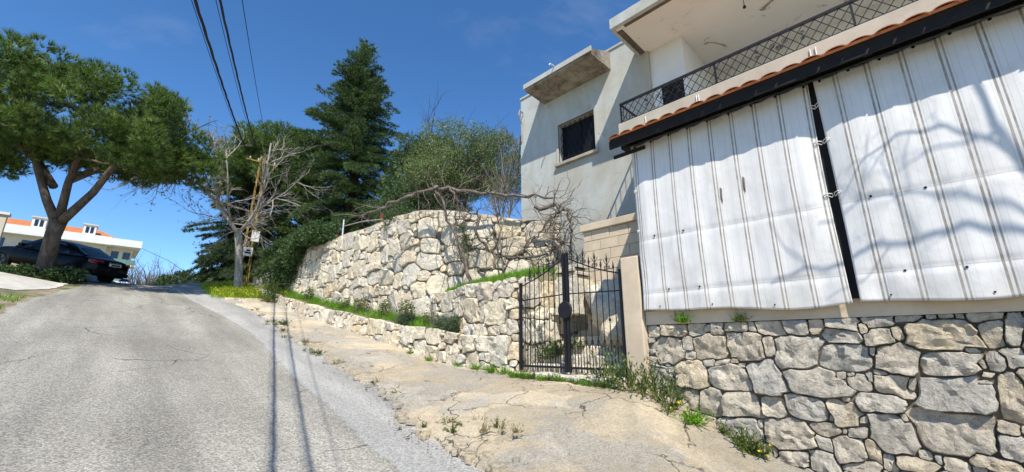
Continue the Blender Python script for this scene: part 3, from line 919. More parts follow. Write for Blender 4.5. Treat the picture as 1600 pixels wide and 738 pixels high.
def slab_stone(mb, x0, x1, y0, y1, z0, z1, seed, amp=.02):
    nxx, nyy = 4, 9; vs = []
    def jit(x, y, z, s): return amp * noise.noise((x * 3 + seed, y * 3, z * 5 + s))
    for z, ins in ((z0, 0), (z1 - .03, 0), (z1, .02)):
        for i in range(nyy):
            for x in (x0 + ins, x1 - ins):
                y = y0 + ins + (y1 - y0 - 2 * ins) * i / (nyy - 1)
                vs.append((x + jit(x, y, z, 1), y + jit(x, y, z, 2) * .5, z + (jit(x, y, z, 3) if z > z0 else 0)))
    fs = []
    W = nyy * 2
    for l in range(2):
        for i in range(nyy - 1):
            a = l * W + i * 2
            fs.append((a, a + 2, a + W + 2, a + W)); fs.append((a + 1, a + W + 1, a + W + 3, a + 3))
        fs.append((l * W, l * W + W, l * W + W + 1, l * W + 1)); e = l * W + (nyy - 1) * 2; fs.append((e, e + 1, e + W + 1, e + W))
    for i in range(nyy - 1):
        a = 2 * W + i * 2; fs.append((a, a + 2, a + 3, a + 1))
    mb.add(vs, fs)


b = MB(); slab_stone(b, 5.30, 5.66, 3.2, 5.30, .85, 1.175, 3, .05)
tag(b.build('threshold_stone', M['stone_tan'], smooth=False), 'long rough pale stone sill under the iron gate', 'step')
steps = empty('stone_steps', (6.4, 4.2, 1.2), 'rough stone steps climbing behind the iron gate', 'steps')
for i in range(7):
    b = MB(); x = 5.74 + i * .36
    slab_stone(b, x, x + .5, 3.18 + .02 * (i % 2), 5.28 - .03 * (i % 3), 1.0 + i * .15, 1.30 + i * .155, 10 + i * 7, .05)
    b.build('step', M['stone_tan'], steps)


def boulder(name, c, r, seed, mat, label, cat='rock'):
    u, v = 22, 14; vs = []; fs = []
    for j in range(v + 1):
        for i in range(u):
            th = math.pi * j / v; ph = 2 * math.pi * i / u
            d = Vector((math.sin(th) * math.cos(ph), math.sin(th) * math.sin(ph), math.cos(th)))
            k = 1 + .34 * noise.noise(d * 1.5 + Vector((seed, 0, 0))) + .16 * noise.noise(d * 4 + Vector((0, seed, 0)))
            d = Vector([math.copysign(abs(q)**.75, q) for q in d])
            vs.append((c[0] + d.x * r[0] * k, c[1] + d.y * r[1] * k, c[2] + d.z * r[2] * k))
    for j in range(v):
        for i in range(u):
            i2 = (i + 1) % u; fs.append((j * u + i, (j + 1) * u + i, (j + 1) * u + i2, j * u + i2))
    return tag(make_obj(name, vs, fs, mat, smooth=True), label, cat)


boulder('boulder', (6.9, 4.15, 2.35), (.42, .55, .5), 2.2, M['stone_tan'], 'large cracked tan boulder beside the steps inside the gate')
boulder('boulder', (6.35, 3.75, 1.85), (.3, .32, .24), 7.7, M['stone_tan'], 'smaller pale boulder on the steps close to the gate pillar')
# stack of flat slabs on the terrace edge
for k, (dx, dy, w) in enumerate([(0, 0, .5), (.03, -.05, .44), (-.02, .04, .47), (.02, -.02, .4)]):
    b = MB(); z = 2.88 + k * .075
    slab_stone(b, 6.55 + dx, 6.95 + dx, 4.98 + dy - .2, 4.98 + dy - .2 + w, z, z + .07, 60 + k, .025)
    tag(b.build('stone_slab', M['stone_grey']), 'flat grey slab in the small stack on the terrace behind the gate', 'slab', 'stacked flat slabs behind the gate')
tag(MB().box((6.5, 4.75, 2.2), (7.05, 5.28, 2.885)).build('slab_plinth', M['stone_tan']), 'rough stone block carrying the flat slabs inside the gate', 'block')

# beige block wall between the steps and the house
bwall = empty('block_wall', (7.15, 3.9, 2), 'beige cement block wall with coping above the gate pillar', 'wall')
for r_ in range(11):
    z0 = 1.6 + r_ * .21
    y = 2.2 - (.2 if r_ % 2 else 0)
    while y < 4.92:
        y1 = min(y + .42, 4.92)
        if y1 - y > .06:
            o = MB().box((7.05 + rnd.uniform(-.006, .006), max(y, 2.2) + .005, z0 + .005), (7.3, y1 - .005, z0 + .205)).build('block', M['plaster'], bwall, center=True)
        y = y1
MB().box((7.07, 2.2, 1.5), (7.28, 4.9, 3.9)).build('core', M['coping'], bwall)
bevel(MB().box((6.99, 2.15, 3.912), (7.36, 4.97, 4.06)).build('coping', M['plaster'], bwall), .015)

# ---------------------------------------------------------------- house
house = empty('house', (10, 3, 2), 'grey rendered two storey house with window canopy and a deep white balcony', 'house')
XG = 8.37
WY0, WY1, WZ0, WZ1 = 5.33, 6.53, 6.43, 7.60
fb = MB()
fb.box((XG, 3.74, 1.2), (XG + .26, 7.98, WZ0)); fb.box((XG, 3.74, WZ1), (XG + .26, 7.98, 9.06))
fb.box((XG, 3.74, WZ0), (XG + .26, WY0, WZ1)); fb.box((XG, WY1, WZ0), (XG + .26, 7.98, WZ1))
fb.build('wall', M['grey_wall'], house)
MB().box((XG + .26, 7.72, 1.2), (14, 7.98, 9.06)).build('wall', M['grey_wall'], house)
MB().box((13.74, -4.2, 1.2), (14, 7.72, 9.06)).build('wall', M['grey_wall'], house)
MB().box((XG + .26, 3.74, 1.2), (13.74, 3.98, 9.06)).build('wall', M['grey_wall'], house)
rf = MB().box((XG + .03, 3.77, 8.75), (13.97, 7.95, 8.95)).build('roof', M['rough_slab'], house)
bevel(MB().box((XG - .03, 3.72, 9.062), (XG + .3, 8.0, 9.13)).build('parapet_coping', M['grey_wall'], house), .01)
# window with frame, sill, panes and grille
win = empty_win = MB().box((XG + .205, WY0 - .02, WZ0 - .02), (XG + .225, WY1 + .02, WZ1 + .02)).build('window', M['void'], house)
f = MB(); e = .075
f.box((XG - .025, WY0 - e, WZ0 - e), (XG + .03, WY0, WZ1 + e)); f.box((XG - .025, WY1, WZ0 - e), (XG + .03, WY1 + e, WZ1 + e))
f.box((XG - .025, WY0, WZ1), (XG + .03, WY1, WZ1 + e))
f.build('window_surround', M['grey_wall'], win)
bevel(MB().box((XG - .10, WY0 - .1, WZ0 - .09), (XG + .12, WY1 + .1, WZ0 - .004)).build('window_sill', M['coping'], win), .01)
for (a, c) in ((WY0, WY0 + .06), ((WY0 + WY1) / 2 - .03, (WY0 + WY1) / 2 + .03), (WY1 - .06, WY1)):
    MB().box((XG + .18, a, WZ0), (XG + .203, c, WZ1)).build('window_frame', M['dark_timber'], win)
def lattice(parent, x, y0, y1, z0, z1, pitch, w, mat, name='grille_bar', slope=1.25):
    H = z1 - z0; k = y0 - H / slope
    while k < y1:
        for sgn in (1, -1):
            # line y = k + (z - z0)/slope (or mirrored)
            a0, a1 = (k, k + H / slope); zz0, zz1 = z0, z1
            if sgn < 0: p = [(y1 + y0 - a0, zz0), (y1 + y0 - a1, zz1)]
            else: p = [(a0, zz0), (a1, zz1)]
            (ya, za), (yb, zb_) = p
            # clip to y range
            def cl(ya, za, yb, zb_):
                pts = []
                for (q, z) in ((ya, za), (yb, zb_)):
                    t = min(max(q, y0), y1)
                    pts.append((t, za + (zb_ - za) * ((t - ya) / (yb - ya))))
                return pts
            if max(ya, yb) <= y0 + .01 or min(ya, yb) >= y1 - .01: continue
            (ya, za), (yb, zb_) = cl(ya, za, yb, zb_)
            if abs(za - zb_) < .03: continue
            MB().bar((x + .004 * sgn, ya, za), (x + .004 * sgn, yb, zb_), w).build(name, mat, parent, center=True)
        k += pitch
lattice(win, XG + .10, WY0, WY1, WZ0, WZ1, .17, .012, M['black_iron'], 'grille_bar', 2.2)
# canopy slab over the window
cp = MB()
cp.add([(7.52, 4.78, 8.52), (7.52, 7.0, 8.52), (XG - .002, 7.02, 8.50), (XG - .002, 4.76, 8.50), (7.50, 4.78, 8.66), (7.50, 7.0, 8.66), (XG - .002, 7.02, 9.05), (XG - .002, 4.76, 9.05)],
       [(0, 1, 2, 3), (4, 7, 6, 5), (0, 4, 5, 1), (1, 5, 6, 2), (3, 7, 4, 0), (2, 6, 7, 3)])
can = cp.build('canopy', M['rough_slab'], house)
MB().box((7.475, 4.75, 8.58), (7.498, 7.03, 8.72)).build('canopy_edge', M['grey_wall'], can)
MB().tube([(7.9, 6.1, 8.52), (7.9, 6.1, 8.33), (7.9, 6.08, 8.28)], .006, 4).build('lamp_hook', M['black_iron'], can)
MB().tube([(7.46, 5.9, 8.74), (7.30, 5.9, 8.72), (7.27, 5.9, 8.66)], .018, 6).build('drain_spout', M['white_plate'], can)
MB().tube([(8.34, 7.86, 8.55), (8.20, 7.86, 8.60), (8.17, 7.88, 8.45), (8.33, 7.9, 8.2), (8.345, 7.93, 7.6)], .022, 7).build('pipe', M['coping'], house)
# balcony side
MB().box((8.2, -4.2, 1.2), (8.45, 3.738, 5.87)).build('wall', M['white_wall'], house)
MB().box((7.22, -4.2, 5.872), (10.6, 3.92, 6.06)).build('balcony_floor', M['soffit'], house)
bevel(MB().box((7.12, -4.25, 5.86), (7.218, 3.97, 6.10)).build('balcony_fascia', M['fascia'], house), .008)
MB().box((7.22, 3.922, 5.86), (8.36, 3.97, 6.10)).build('balcony_fascia', M['fascia'], house)
MB().box((8.44, 2.95, 6.062), (10.6, 3.738, 8.488)).build('wall', M['white_wall'], house)
MB().box((10.5, -4.2, 6.062), (10.75, 2.948, 8.488)).build('wall', M['white_wall'], house)
rs_ = MB().box((7.2, -4.4, 8.49), (13.7, 3.735, 8.56)).build('roof', M['soffit'], house)
MB().box((7.2, 3.735, 8.492), (XG - .004, 3.93, 8.562)).build('roof_overhang', M['soffit'], house)
bevel(MB().box((7.10, -4.45, 8.47), (7.198, 4.0, 8.74)).build('roof_fascia', M['grey_wall'], rs_), .01)
MB().box((7.2, 3.932, 8.47), (XG - .004, 4.0, 8.74)).build('roof_fascia', M['grey_wall'], rs_)
MB().box((7.2, -4.4, 8.565), (13.7, 3.73, 8.70)).build('roof_screed', M['rough_slab'], rs_)
MB().box((7.20, -4.4, 8.484), (7.30, 3.72, 8.488)).build('drip_edge', M['drip'], rs_)
MB().box((7.302, 3.80, 8.484), (8.36, 3.925, 8.488)).build('drip_edge', M['drip'], rs_)
MB().tube([(8.3, 1.6, 8.49), (8.3, 1.6, 8.32)], .006, 4).build('lamp_hook', M['black_iron'], rs_)
MB().lathe([(.004, 0), (.03, .01), (.03, .05), (.01, .07)], (8.3, 1.6, 8.25), 'z', 8).build('lamp_holder', M['black_iron'], rs_)
# louvred opening in the white wall
lv = MB().box((8.425, 3.02, 6.75), (8.438, 3.52, 7.46)).build('louvre_window', M['dark_timber'], house)
for k in range(9):
    MB().box((8.405, 3.03, 6.78 + k * .075), (8.424, 3.51, 6.82 + k * .075)).build('louvre', M['dark_timber'], lv)
# railing
rail = MB().box((7.155, -4.2, 6.545), (7.205, 3.93, 6.585)).build('balcony_railing', M['black_iron'], house)
MB().box((7.165, -4.2, 6.12), (7.19, 3.93, 6.142)).build('bottom_rail', M['black_iron'], rail)
for y in (3.915, 2.0, 0.05, -2.0, -4.1):
    MB().bar((7.18, y, 6.08), (7.18, y, 6.55), .03).build('post', M['black_iron'], rail)
lattice(rail, 7.18, -2.6, 3.90, 6.145, 6.545, .155, .010, M['black_iron'], 'lattice_bar', 1.3)
MB().bar((7.19, 3.915, 6.565), (8.33, 3.915, 6.565), .035).build('side_rail', M['black_iron'], rail)
MB().bar((7.19, 3.915, 6.13), (8.33, 3.915, 6.13), .022).build('side_rail', M['black_iron'], rail)
for k in range(8):
    MB().bar((7.28 + k * .13, 3.915, 6.13), (7.28 + k * .13, 3.915, 6.55), .010).build('baluster', M['black_iron'], rail)
for yc in (3.0, 1.0, -1.1):
    for a in range(4):
        b = MB(); t = a * math.pi / 2 + .78
        scroll(b, yc + .055 * math.cos(t), 6.345 + .055 * math.sin(t), .05, 1 if a % 2 else -1, 7.165); b.build('scroll_ornament', M['black_iron'], rail)
    for s_ in (-1, 1):
        for zz in (6.40, 6.30):
            b = MB(); scroll(b, yc + s_ * .36, zz, .035, s_, 7.165); b.build('scroll_ornament', M['black_iron'], rail)
# small drain pipes in the fascia
for y in (3.35, 2.35, 2.31, .62, .55):
    MB().tube([(7.10, y, 5.86), (7.105, y, 6.02)], .010, 6).build('drain_pipe', M['white_plate'], house)

# ---------------------------------------------------------------- tiled awning with its posts
awn = empty('tiled_awning', (5.6, 0, 2), 'timber terrace awning with terracotta tile edge above the striped curtains', 'awning')
SL = math.atan2(.86, 2.0)
ex, ez = 5.06, 4.60


def slope_pt(d, y, h): return (ex + d * math.cos(SL) - h * math.sin(SL), y, ez + d * math.sin(SL) + h * math.cos(SL))


b = MB()
vs = [slope_pt(d, y, h) for h in (-.04, .0) for d in (.03, 2.3) for y in (-3.6, 3.0)]
b.add(vs, [(0, 2, 3, 1), (4, 5, 7, 6), (0, 1, 5, 4), (2, 6, 7, 3), (0, 4, 6, 2), (1, 3, 7, 5)])
b.build('roof_boarding', M['dark_timber'], awn)
b = MB(); nseg = 7; tl = .40
for (x, r0) in ((0, .098), (tl, .080)):
    for rr in (r0, r0 - .014):
        for k in range(nseg + 1):
            a = math.pi * k / nseg; b.v.append((x, rr * math.cos(a), rr * math.sin(a) * .40))
n1 = nseg + 1
for k in range(nseg):
    b.f += [(k, 2 * n1 + k, 2 * n1 + k + 1, k + 1), (n1 + k, n1 + k + 1, 3 * n1 + k + 1, 3 * n1 + k), (k, k + 1, n1 + k + 1, n1 + k), (2 * n1 + k, 3 * n1 + k, 3 * n1 + k + 1, 2 * n1 + k + 1)]
b.f += [(0, n1, 3 * n1, 2 * n1), (nseg, 2 * n1 + nseg, 3 * n1 + nseg, n1 + nseg)]
tile_me = bpy.data.meshes.new('roof_tile'); tile_me.from_pydata(b.v, [], b.f); tile_me.materials.append(M['tile'])
for i in range(31):
    for j in range(7):
        o = bpy.data.objects.new('roof_tile', tile_me); y = 2.90 - i * .205
        p = Vector(slope_pt(-.03 + j * .33 + rnd.uniform(-.012, .012), y + rnd.uniform(-.008, .008), .012 + .014 * (j % 2)))
        o.rotation_euler = (rnd.uniform(-.03, .03), -SL - .02 + rnd.uniform(-.01, .01), rnd.uniform(-.03, .03)); o.location = p - Vector((5.6, 0, 2)); link(o, awn)
        if 0 < j < 6 and i < 30:
            o2 = bpy.data.objects.new('pan_tile', tile_me)
            p2 = Vector(slope_pt(.03 + j * .33, y - .1025, .058)); o2.rotation_euler = (math.pi, SL, 0)
            o2.rotation_euler = (math.pi + rnd.uniform(-.02, .02), -SL, 0)
            o2.location = p2 - Vector((5.6, 0, 2)); link(o2, awn)
MB().box((5.455, -3.6, 4.60), (5.58, 3.02, 4.76)).build('beam', M['dark_timber'], awn)
MB().box((5.10, -3.6, 4.47), (5.13, 3.02, 4.595)).build('fascia_board', M['dark_timber'], awn)
b = MB(); vs = [slope_pt(d, y, h) for h in (.002, .03) for d in (.0, .06) for y in (-3.4, 2.98)]
b.add(vs, [(0, 2, 3, 1), (4, 5, 7, 6), (0, 1, 5, 4), (2, 6, 7, 3), (0, 4, 6, 2), (1, 3, 7, 5)]); b.build('tile_bedding', M['tile'], awn)
for k in range(12):
    y = 2.9 - k * .58
    b = MB(); b.bar(slope_pt(.06, y, -.085), slope_pt(2.2, y, -.085), .07, .085); b.build('rafter', M['dark_timber'], awn)
for y in (2.78, .53, -1.75):
    MB().box((5.46, y - .048, 2.072), (5.55, y + .048, 4.598)).build('post', M['dark_timber'], awn)
MB().tube([(5.40, 3.12, 4.47), (5.40, 2.6, 4.47)], .03, 6).build('beam_end', M['dark_timber'], awn)
MB().tube([(5.43, 2.83, 4.575), (5.43, -3.4, 4.575)], .014, 6).build('curtain_rod', M['chrome'], awn)

# ---------------------------------------------------------------- curtains


def curtain(y0, y1, label, seed):
    """y0 > y1, hung between z 4.56 and about 2.03"""
    nu, nv = 110, 90; W = y0 - y1; vs = []; uv = []; ztop, zbot = 4.56, 2.03
    for j in range(nv + 1):
        v = j / nv
        for i in range(nu + 1):
            u = i / nu; s = u * W
            edge = min(1, min(u, 1 - u) / .08)
            bot = zbot + .035 * math.sin(s * 2.0 + seed) + .012 * math.sin(s * 5.1 + seed * 2)
            z = ztop + (bot - ztop) * v
            if u < .03 or u > .97: z += .0
            # sag of the upper hem between the eyelets
            z -= (1 - v)**6 * .018 * abs(math.sin(s / .27 * math.pi))
            d = .004 * math.sin(s / .27 * 2 * math.pi + .6) + .034 * noise.noise((s * 1.9 + seed * 3, z * .13, 4.)) * (.35 + .65 * v) + .014 * noise.noise((s * 4.6 + seed, z * .22, 14.)) * (.3 + .7 * v)
            d += .020 * noise.noise((s * 1.3 + seed, z * .55, 2.)) * (.25 + v)
            d += .015 * noise.noise((s * 3.2 + z * 1.2, z * 1.1 + seed, 5.)) * (.3 + .7 * v)
            d += .009 * noise.noise((s * 7.5 - z * 3, z * 2.2 + seed, 8.)) * (.3 + .7 * v)
            zz = z - 2.03
            d += -.010 * math.exp(-((zz - 1.02) / .03)**2) + -.012 * math.exp(-((zz - .27) / .03)**2)
            # diagonal pulls towards the lower corners
            for cu, sg in ((0, 1), (1, -1)):
                q = abs(u - cu) * W
                d += .03 * math.sin((q * 9 - zz * 6 * sg) * 1.1 + seed) * math.exp(-(q / .35)**2) * math.exp(-((zz - .35) / .7)**2)
            x = 5.415 - .05 * math.sin(v * math.pi) * edge - d * (.35 + .65 * edge) - .02 * v
            x = min(x, 5.449)
            y = y0 - s
            if u < .5: y -= .02 * math.sin(v * math.pi * .5) * (1 - u * 2)**3 * (1 - .5 * v)
            else: y += .02 * math.sin(v * math.pi) * (u * 2 - 1)**3
            vs.append((x, y, z)); uv.append((s + seed * .06, z - 2.03))
    n = nu + 1
    fs = np.array([(j * n + i, (j + 1) * n + i, (j + 1) * n + i + 1, j * n + i + 1) for j in range(nv) for i in range(nu)])
    root = empty('striped_curtain', (5.42, (y0 + y1) / 2, 2.03), label, 'curtain')
    o = make_obj('cloth', vs, fs, M['curtain'], root, smooth=True, uv=uv)
    sol = o.modifiers.new('thickness', 'SOLIDIFY'); sol.thickness = .004; sol.offset = -1
    VV = np.array(vs).reshape(nv + 1, n, 3)
    def ring(i, j, r=.016):
        p = VV[j, i]; b = MB()
        b.lathe([(r * .45, -.004), (r, -.005), (r, .003), (r * .45, .003)], (p[0] - .006, p[1], p[2]), 'x', 10)
        b.build('eyelet', M['black_iron'], root, center=True)
    for k in range(9): ring(min(nu - 2, 3 + int(k * (nu - 5) / 8)), 1, .014)
    jj = int((4.56 - 3.05) / 2.53 * nv); j2 = int((4.56 - 2.30) / 2.53 * nv)
    for k in range(2):
        ring(8 + int((k + .3) * (nu - 12) / 5), jj, .012); ring(8 + int((k + .6) * (nu - 12) / 5), j2, .011)
    for k in range(3): ring(6 + int((k + .2) * (nu - 12) / 3), nv - 2, .008)
    for iu in (1, nu - 1):
        for v in (.13, .30, .55):
            p = VV[int(v * nv), iu]; sg = 1 if iu == 1 else -1
            b = MB(); b.tube([(p[0] - .012, p[1] - sg * .02, p[2]), (p[0] - .03, p[1] + sg * .01, p[2] + .012), (5.44, p[1] + sg * .05, p[2] + .02), (5.46, p[1] + sg * .055, p[2]), (5.44, p[1] + sg * .045, p[2] - .02), (p[0] - .025, p[1] + sg * .01, p[2] - .012), (p[0] - .012, p[1] - sg * .02, p[2])], .0055, 5)
            b.build('tie_cord', M['white_cord'], root)
    return root, VV


c1, VV = curtain(2.83, .556, 'white striped tarpaulin curtain next to the gate pillar, with two small tears', 1)
for (i, j) in ((58, 36), (71, 33)):
    b = MB(); p = VV[j, i]; q = VV[j + 8, i]
    b.add([(p[0] - .008, p[1], p[2]), (p[0] - .010, p[1] - .022, p[2] - .03), (q[0] - .012, q[1] - .014, q[2]), (q[0] - .008, q[1] + .004, q[2] + .05), (p[0] - .022, p[1] - .006, (p[2] + q[2]) / 2)], [(0, 1, 4), (1, 2, 4), (2, 3, 4), (3, 0, 4)])
    b.build('tear', M['mortar_dark'], c1)
curtain(.504, -1.70, 'white striped tarpaulin curtain with branch shadows across it', 3.3)
# ---------------------------------------------------------------- vegetation


def unit(a):
    return a / np.maximum(np.linalg.norm(a, axis=-1, keepdims=True), 1e-9)


def needles(C, D, k, length, width, spread, r):
    """k needle triangles around each shoot at C pointing along D"""
    n = len(C)
    d = unit(D[:, None, :] + r.normal(0, spread, (n, k, 3)))
    L = length * r.uniform(.7, 1.2, (n, k, 1))
    side = unit(np.cross(d, r.normal(0, 1, (n, k, 3)))) * width * .5
    b = np.repeat(C[:, None, :], k, 1) + d * .0
    T = np.stack([b - side, b + side, b + d * L], 2)
    return T.reshape(-1, 3, 3)


def leaves(C, D, length, width, r, spread=.8):
    n = len(C)
    d = unit(D + r.normal(0, spread, (n, 3))); L = length * r.uniform(.6, 1.25, (n, 1))
    side = unit(np.cross(d, r.normal(0, 1, (n, 3)))) * width * .5 * r.uniform(.7, 1.2, (n, 1))
    return np.stack([C, C + d * L * .5 + side, C + d * L, C + d * L * .5 - side], 1)


def poly_mesh(name, T, mat, parent):
    m, k, _ = T.shape
    return make_obj(name, T.reshape(-1, 3), np.arange(m * k).reshape(m, k), mat, parent)


def grow(p, d, L, r, lev, maxl, rr, out, tips, wobble=.18, up=.05, nch=(3, 5), ratio=(.5, .75), ang=(.45, .95), seg=6, taper=.5, first=.3):
    p = np.array(p, float); d = unit(np.array(d, float)); pts = [p]; ds = [d]
    for i in range(seg):
        d = unit(d + rr.normal(0, wobble, 3) + np.array([0, 0, up])); p = p + d * L / seg; pts.append(p); ds.append(d)
    rad = [r * (1 - (1 - taper) * i / seg) for i in range(seg + 1)]
    out.append((pts, rad, lev))
    for i in range(1, seg + 1):
        if lev >= maxl - 1: tips.append((pts[i], ds[i], lev))
    if lev < maxl:
        n = rr.integers(nch[0], nch[1] + 1)
        for k in range(n):
            t = first + (1 - first) * (k + rr.uniform(.2, .9)) / n if k < n - 1 else 1.
            i = min(seg, int(t * seg)); q = pts[i]
            ax = unit(np.cross(ds[i], rr.normal(0, 1, 3))); a = rr.uniform(*ang)
            nd = ds[i] * math.cos(a) + ax * math.sin(a)
            grow(q, nd, L * rr.uniform(*ratio), rad[i] * rr.uniform(.5, .72), lev + 1, maxl, rr, out, tips, wobble, up, nch, ratio, ang, max(3, seg - 1), taper, first)


def tubes(out, mb=None):
    mb = mb or MB()
    for pts, rad, lev in out: mb.tube(pts, rad, {0: 10, 1: 7, 2: 5}.get(lev, 3 if lev > 3 else 4), cap=False)
    return mb


def blob_points(blobs, n, r, shell=.55):
    """points in a union of ellipsoids, mostly near the surface"""
    w = np.array([b[3] * b[4] * b[5] for b in blobs]) ** (2 / 3); w /= w.sum()
    idx = r.choice(len(blobs), n, p=w); B = np.array([b[:6] for b in blobs])[idx]
    d = unit(r.normal(0, 1, (n, 3))); q = (shell + (1 - shell) * r.uniform(0, 1, (n, 1)) ** .6)
    return B[:, :3] + d * q * B[:, 3:6], unit(d / B[:, 3:6])


# --- umbrella pine over the car
r = np.random.default_rng(5)
pine = empty('stone_pine', (-1.5, 23.9, 4.1), 'broad umbrella pine leaning over the parked black car', 'tree')
out = []
mb = MB()
mb.tube([(-1.5, 23.95, 3.8), (-1.5, 23.92, 4.15), (-1.54, 23.7, 4.9), (-1.55, 23.4, 5.7), (-1.5, 23.2, 6.35)], [.40, .30, .25, .23, .26], 14)
limbs = [[(-1.55, 23.2, 6.2), (-1.95, 23.25, 7.0), (-2.35, 23.34, 8.0), (-2.75, 23.4, 9.0), (-3.4, 23.6, 10.2)],
         [(-1.5, 23.2, 6.25), (-1.5, 22.95, 7.0), (-1.5, 22.68, 7.7), (-1.4, 22.3, 8.7), (-1.3, 22.2, 10.2)],
         [(-1.45, 23.15, 6.2), (-1.1, 22.6, 6.75), (-.75, 22.1, 7.35), (-.35, 21.3, 8.4), (.2, 20.7, 9.6)],
         [(-1.9, 23.3, 7.6), (-2.6, 24.2, 8.8), (-3.3, 25.0, 9.8)],
         [(-1.5, 22.7, 7.8), (-.7, 23.3, 8.8), (.2, 23.8, 9.7)],
         [(-2.6, 23.4, 8.6), (-3.8, 23.0, 9.6), (-4.9, 23.2, 10.4)]]
rads = [[.17, .14, .12, .09, .05], [.16, .135, .12, .10, .05], [.17, .145, .125, .10, .06], [.14, .11, .06], [.15, .12, .06], [.13, .1, .06]]
for l, q in zip(limbs, rads): mb.tube(l, q, 9)
tips = []; out = []
for l in limbs:
    for _ in range(5):
        i = r.integers(len(l) - 2, len(l)); p = np.array(l[i]); d = unit(np.array(l[-1]) - np.array(l[0])) * .6 + r.normal(0, .55, 3); d[2] = abs(d[2]) * .5 + .1
        grow(p, d, r.uniform(1.0, 1.6), .06, 1, 2, r, out, tips, .16, .03)
tubes(out, mb)
mb.build('trunk', M['bark_pine'], pine, smooth=True)
c0 = np.array([-1.75, 22.6, 9.9])
uR = np.array([S, -S, 0]); uF = np.array([S, S, 0])
blobs = []
for k in range(230):
    d = unit(r.normal(0, 1, 3)); 
    a, b_, h = d[0], d[1], d[2]
    q = r.uniform(.62, 1.0)
    ax = a * q * 4.7; 
    x = c0 + uR * ax + uF * (b_ * q * 3.9) + np.array([0, 0, (h * q * (2.55 if h > 0 else 1.5)) - .12 * ax])
    s = r.uniform(.36, .66)
    blobs.append((x[0], x[1], x[2], s, s, s * .72))
for k in range(26):   # hanging right skirt
    x = c0 + uR * r.uniform(2.6, 4.9) + uF * r.uniform(-1.5, 1.5) + np.array([0, 0, r.uniform(-1.9, -.6)]); s = r.uniform(.3, .5); blobs.append((*x, s, s, s * .7))
for k in range(18):   # low left skirt
    x = c0 + uR * r.uniform(-4.6, -2.2) + uF * r.uniform(-1.5, 1.5) + np.array([0, 0, r.uniform(-1.5, -.6)]); s = r.uniform(.35, .6); blobs.append((*x, s, s, s * .6))
C, N_ = blob_points(blobs, 17000, r, .5)
D = unit(N_ * .6 + np.array([0, 0, .55]) + r.normal(0, .25, N_.shape))
poly_mesh('crown', needles(C, D, 18, .25, .020, .33, r), M['pine'], pine)

# --- cedar-like conifers


def cedar(name, label, base, height, radius, seed, mat, step=.36, per=6, needle=.10, bare=.06, shape=1.0, droop=.35, tufts_per_m=34, nk=7, lean=(0, 0)):
    r = np.random.default_rng(seed); base = np.array(base, float)
    root = empty(name, tuple(base), label, 'tree')
    mb = MB(); top = base + np.array([lean[0], lean[1], height])
    mb.tube([base - np.array([0, 0, .4]), base + np.array([0, 0, height * .3]), base + (top - base) * .7, top], [height * .024, height * .019, height * .009, .012], 10)
    C = []; D = []
    h = bare * height
    while h < height * .985:
        t = h / height
        Lm = radius * (1 - t)**shape * (1 if t > .12 else .75 + 2 * t) + .12
        for k in range(per if t < .85 else 4):
            az = r.uniform(0, 2 * np.pi); L = Lm * r.uniform(.35, 1.0) * (1.3 if r.random() < .16 else 1)
            p = base + (top - base) * t; rise = .35 * t + .12 - .1 * (1 - t)
            d = unit(np.array([np.cos(az), np.sin(az), rise + r.normal(0, .1)]))
            n = max(3, int(L / .32)); pts = [p]
            for i in range(n):
                d = unit(d + np.array([0, 0, -droop * .16 * (1 - t * .6)]) + r.normal(0, .05, 3)); pts.append(pts[-1] + d * L / n)
            pts = np.array(pts)
            mb.tube(pts, [max(.008, .028 * L / 3 * (1 - i / (n + 1)) + .006) for i in range(n + 1)], 4, cap=False)
            # flat sprays on both sides of the branch
            m = int(L * tufts_per_m * (1 + .4 * (1 - t)))
            u = r.uniform(.03, 1., m) ** .85; ii = (u * n).clip(0, n - .001); i0 = ii.astype(int); fr = (ii - i0)[:, None]
            q = pts[i0] * (1 - fr) + pts[i0 + 1] * fr; bd = unit(pts[i0 + 1] - pts[i0])
            side = unit(np.cross(bd, np.array([0, 0, 1.]))) * r.choice([-1, 1], m)[:, None]
            reach = (.09 + .22 * L / 3 * (1.05 - u))[:, None] * r.uniform(0, 1.35, (m, 1)) * 1.35
            q2 = q + side * reach + bd * reach * .5 + np.array([0, 0, -1.]) * (reach**2) * .45 + r.normal(0, .022, (m, 3))
            C.append(q2); D.append(unit(bd * .55 + side * .6 + np.array([0, 0, .25])))
        h += step * (1.25 - .75 * t) * (height / 13)
    C = np.concatenate(C); D = np.concatenate(D)
    mb.build('trunk', M['bark_dark'], root, smooth=True)
    poly_mesh('crown', needles(C, D, nk, needle, needle * .14, .5, r), mat, root)
    return root


cedar('cedar_tree', 'tall pointed cedar rising above the tan garden wall', (8.7, 20.6, 5.2), 13.6, 5.3, 3, M['cedar'], .46, 12, .16, shape=.80, droop=.55, tufts_per_m=64, nk=8, lean=(-.3, -.2))
cedar('conifer_tree', 'dark drooping conifer behind the pale bare tree and yellow pole', (6.3, 31.0, 5.0), 10.4, 3.8, 8, M['conifer'], .40, 11, .20, shape=.42, droop=.75, tufts_per_m=52, nk=8, bare=.03)
cedar('conifer_tree', 'dark full conifer filling the gap between cedar and bare tree', (8.4, 26.5, 5.3), 9.4, 3.4, 18, M['pine_far'], .42, 7, .24, shape=.5, droop=.5, tufts_per_m=26, nk=8, bare=.03)


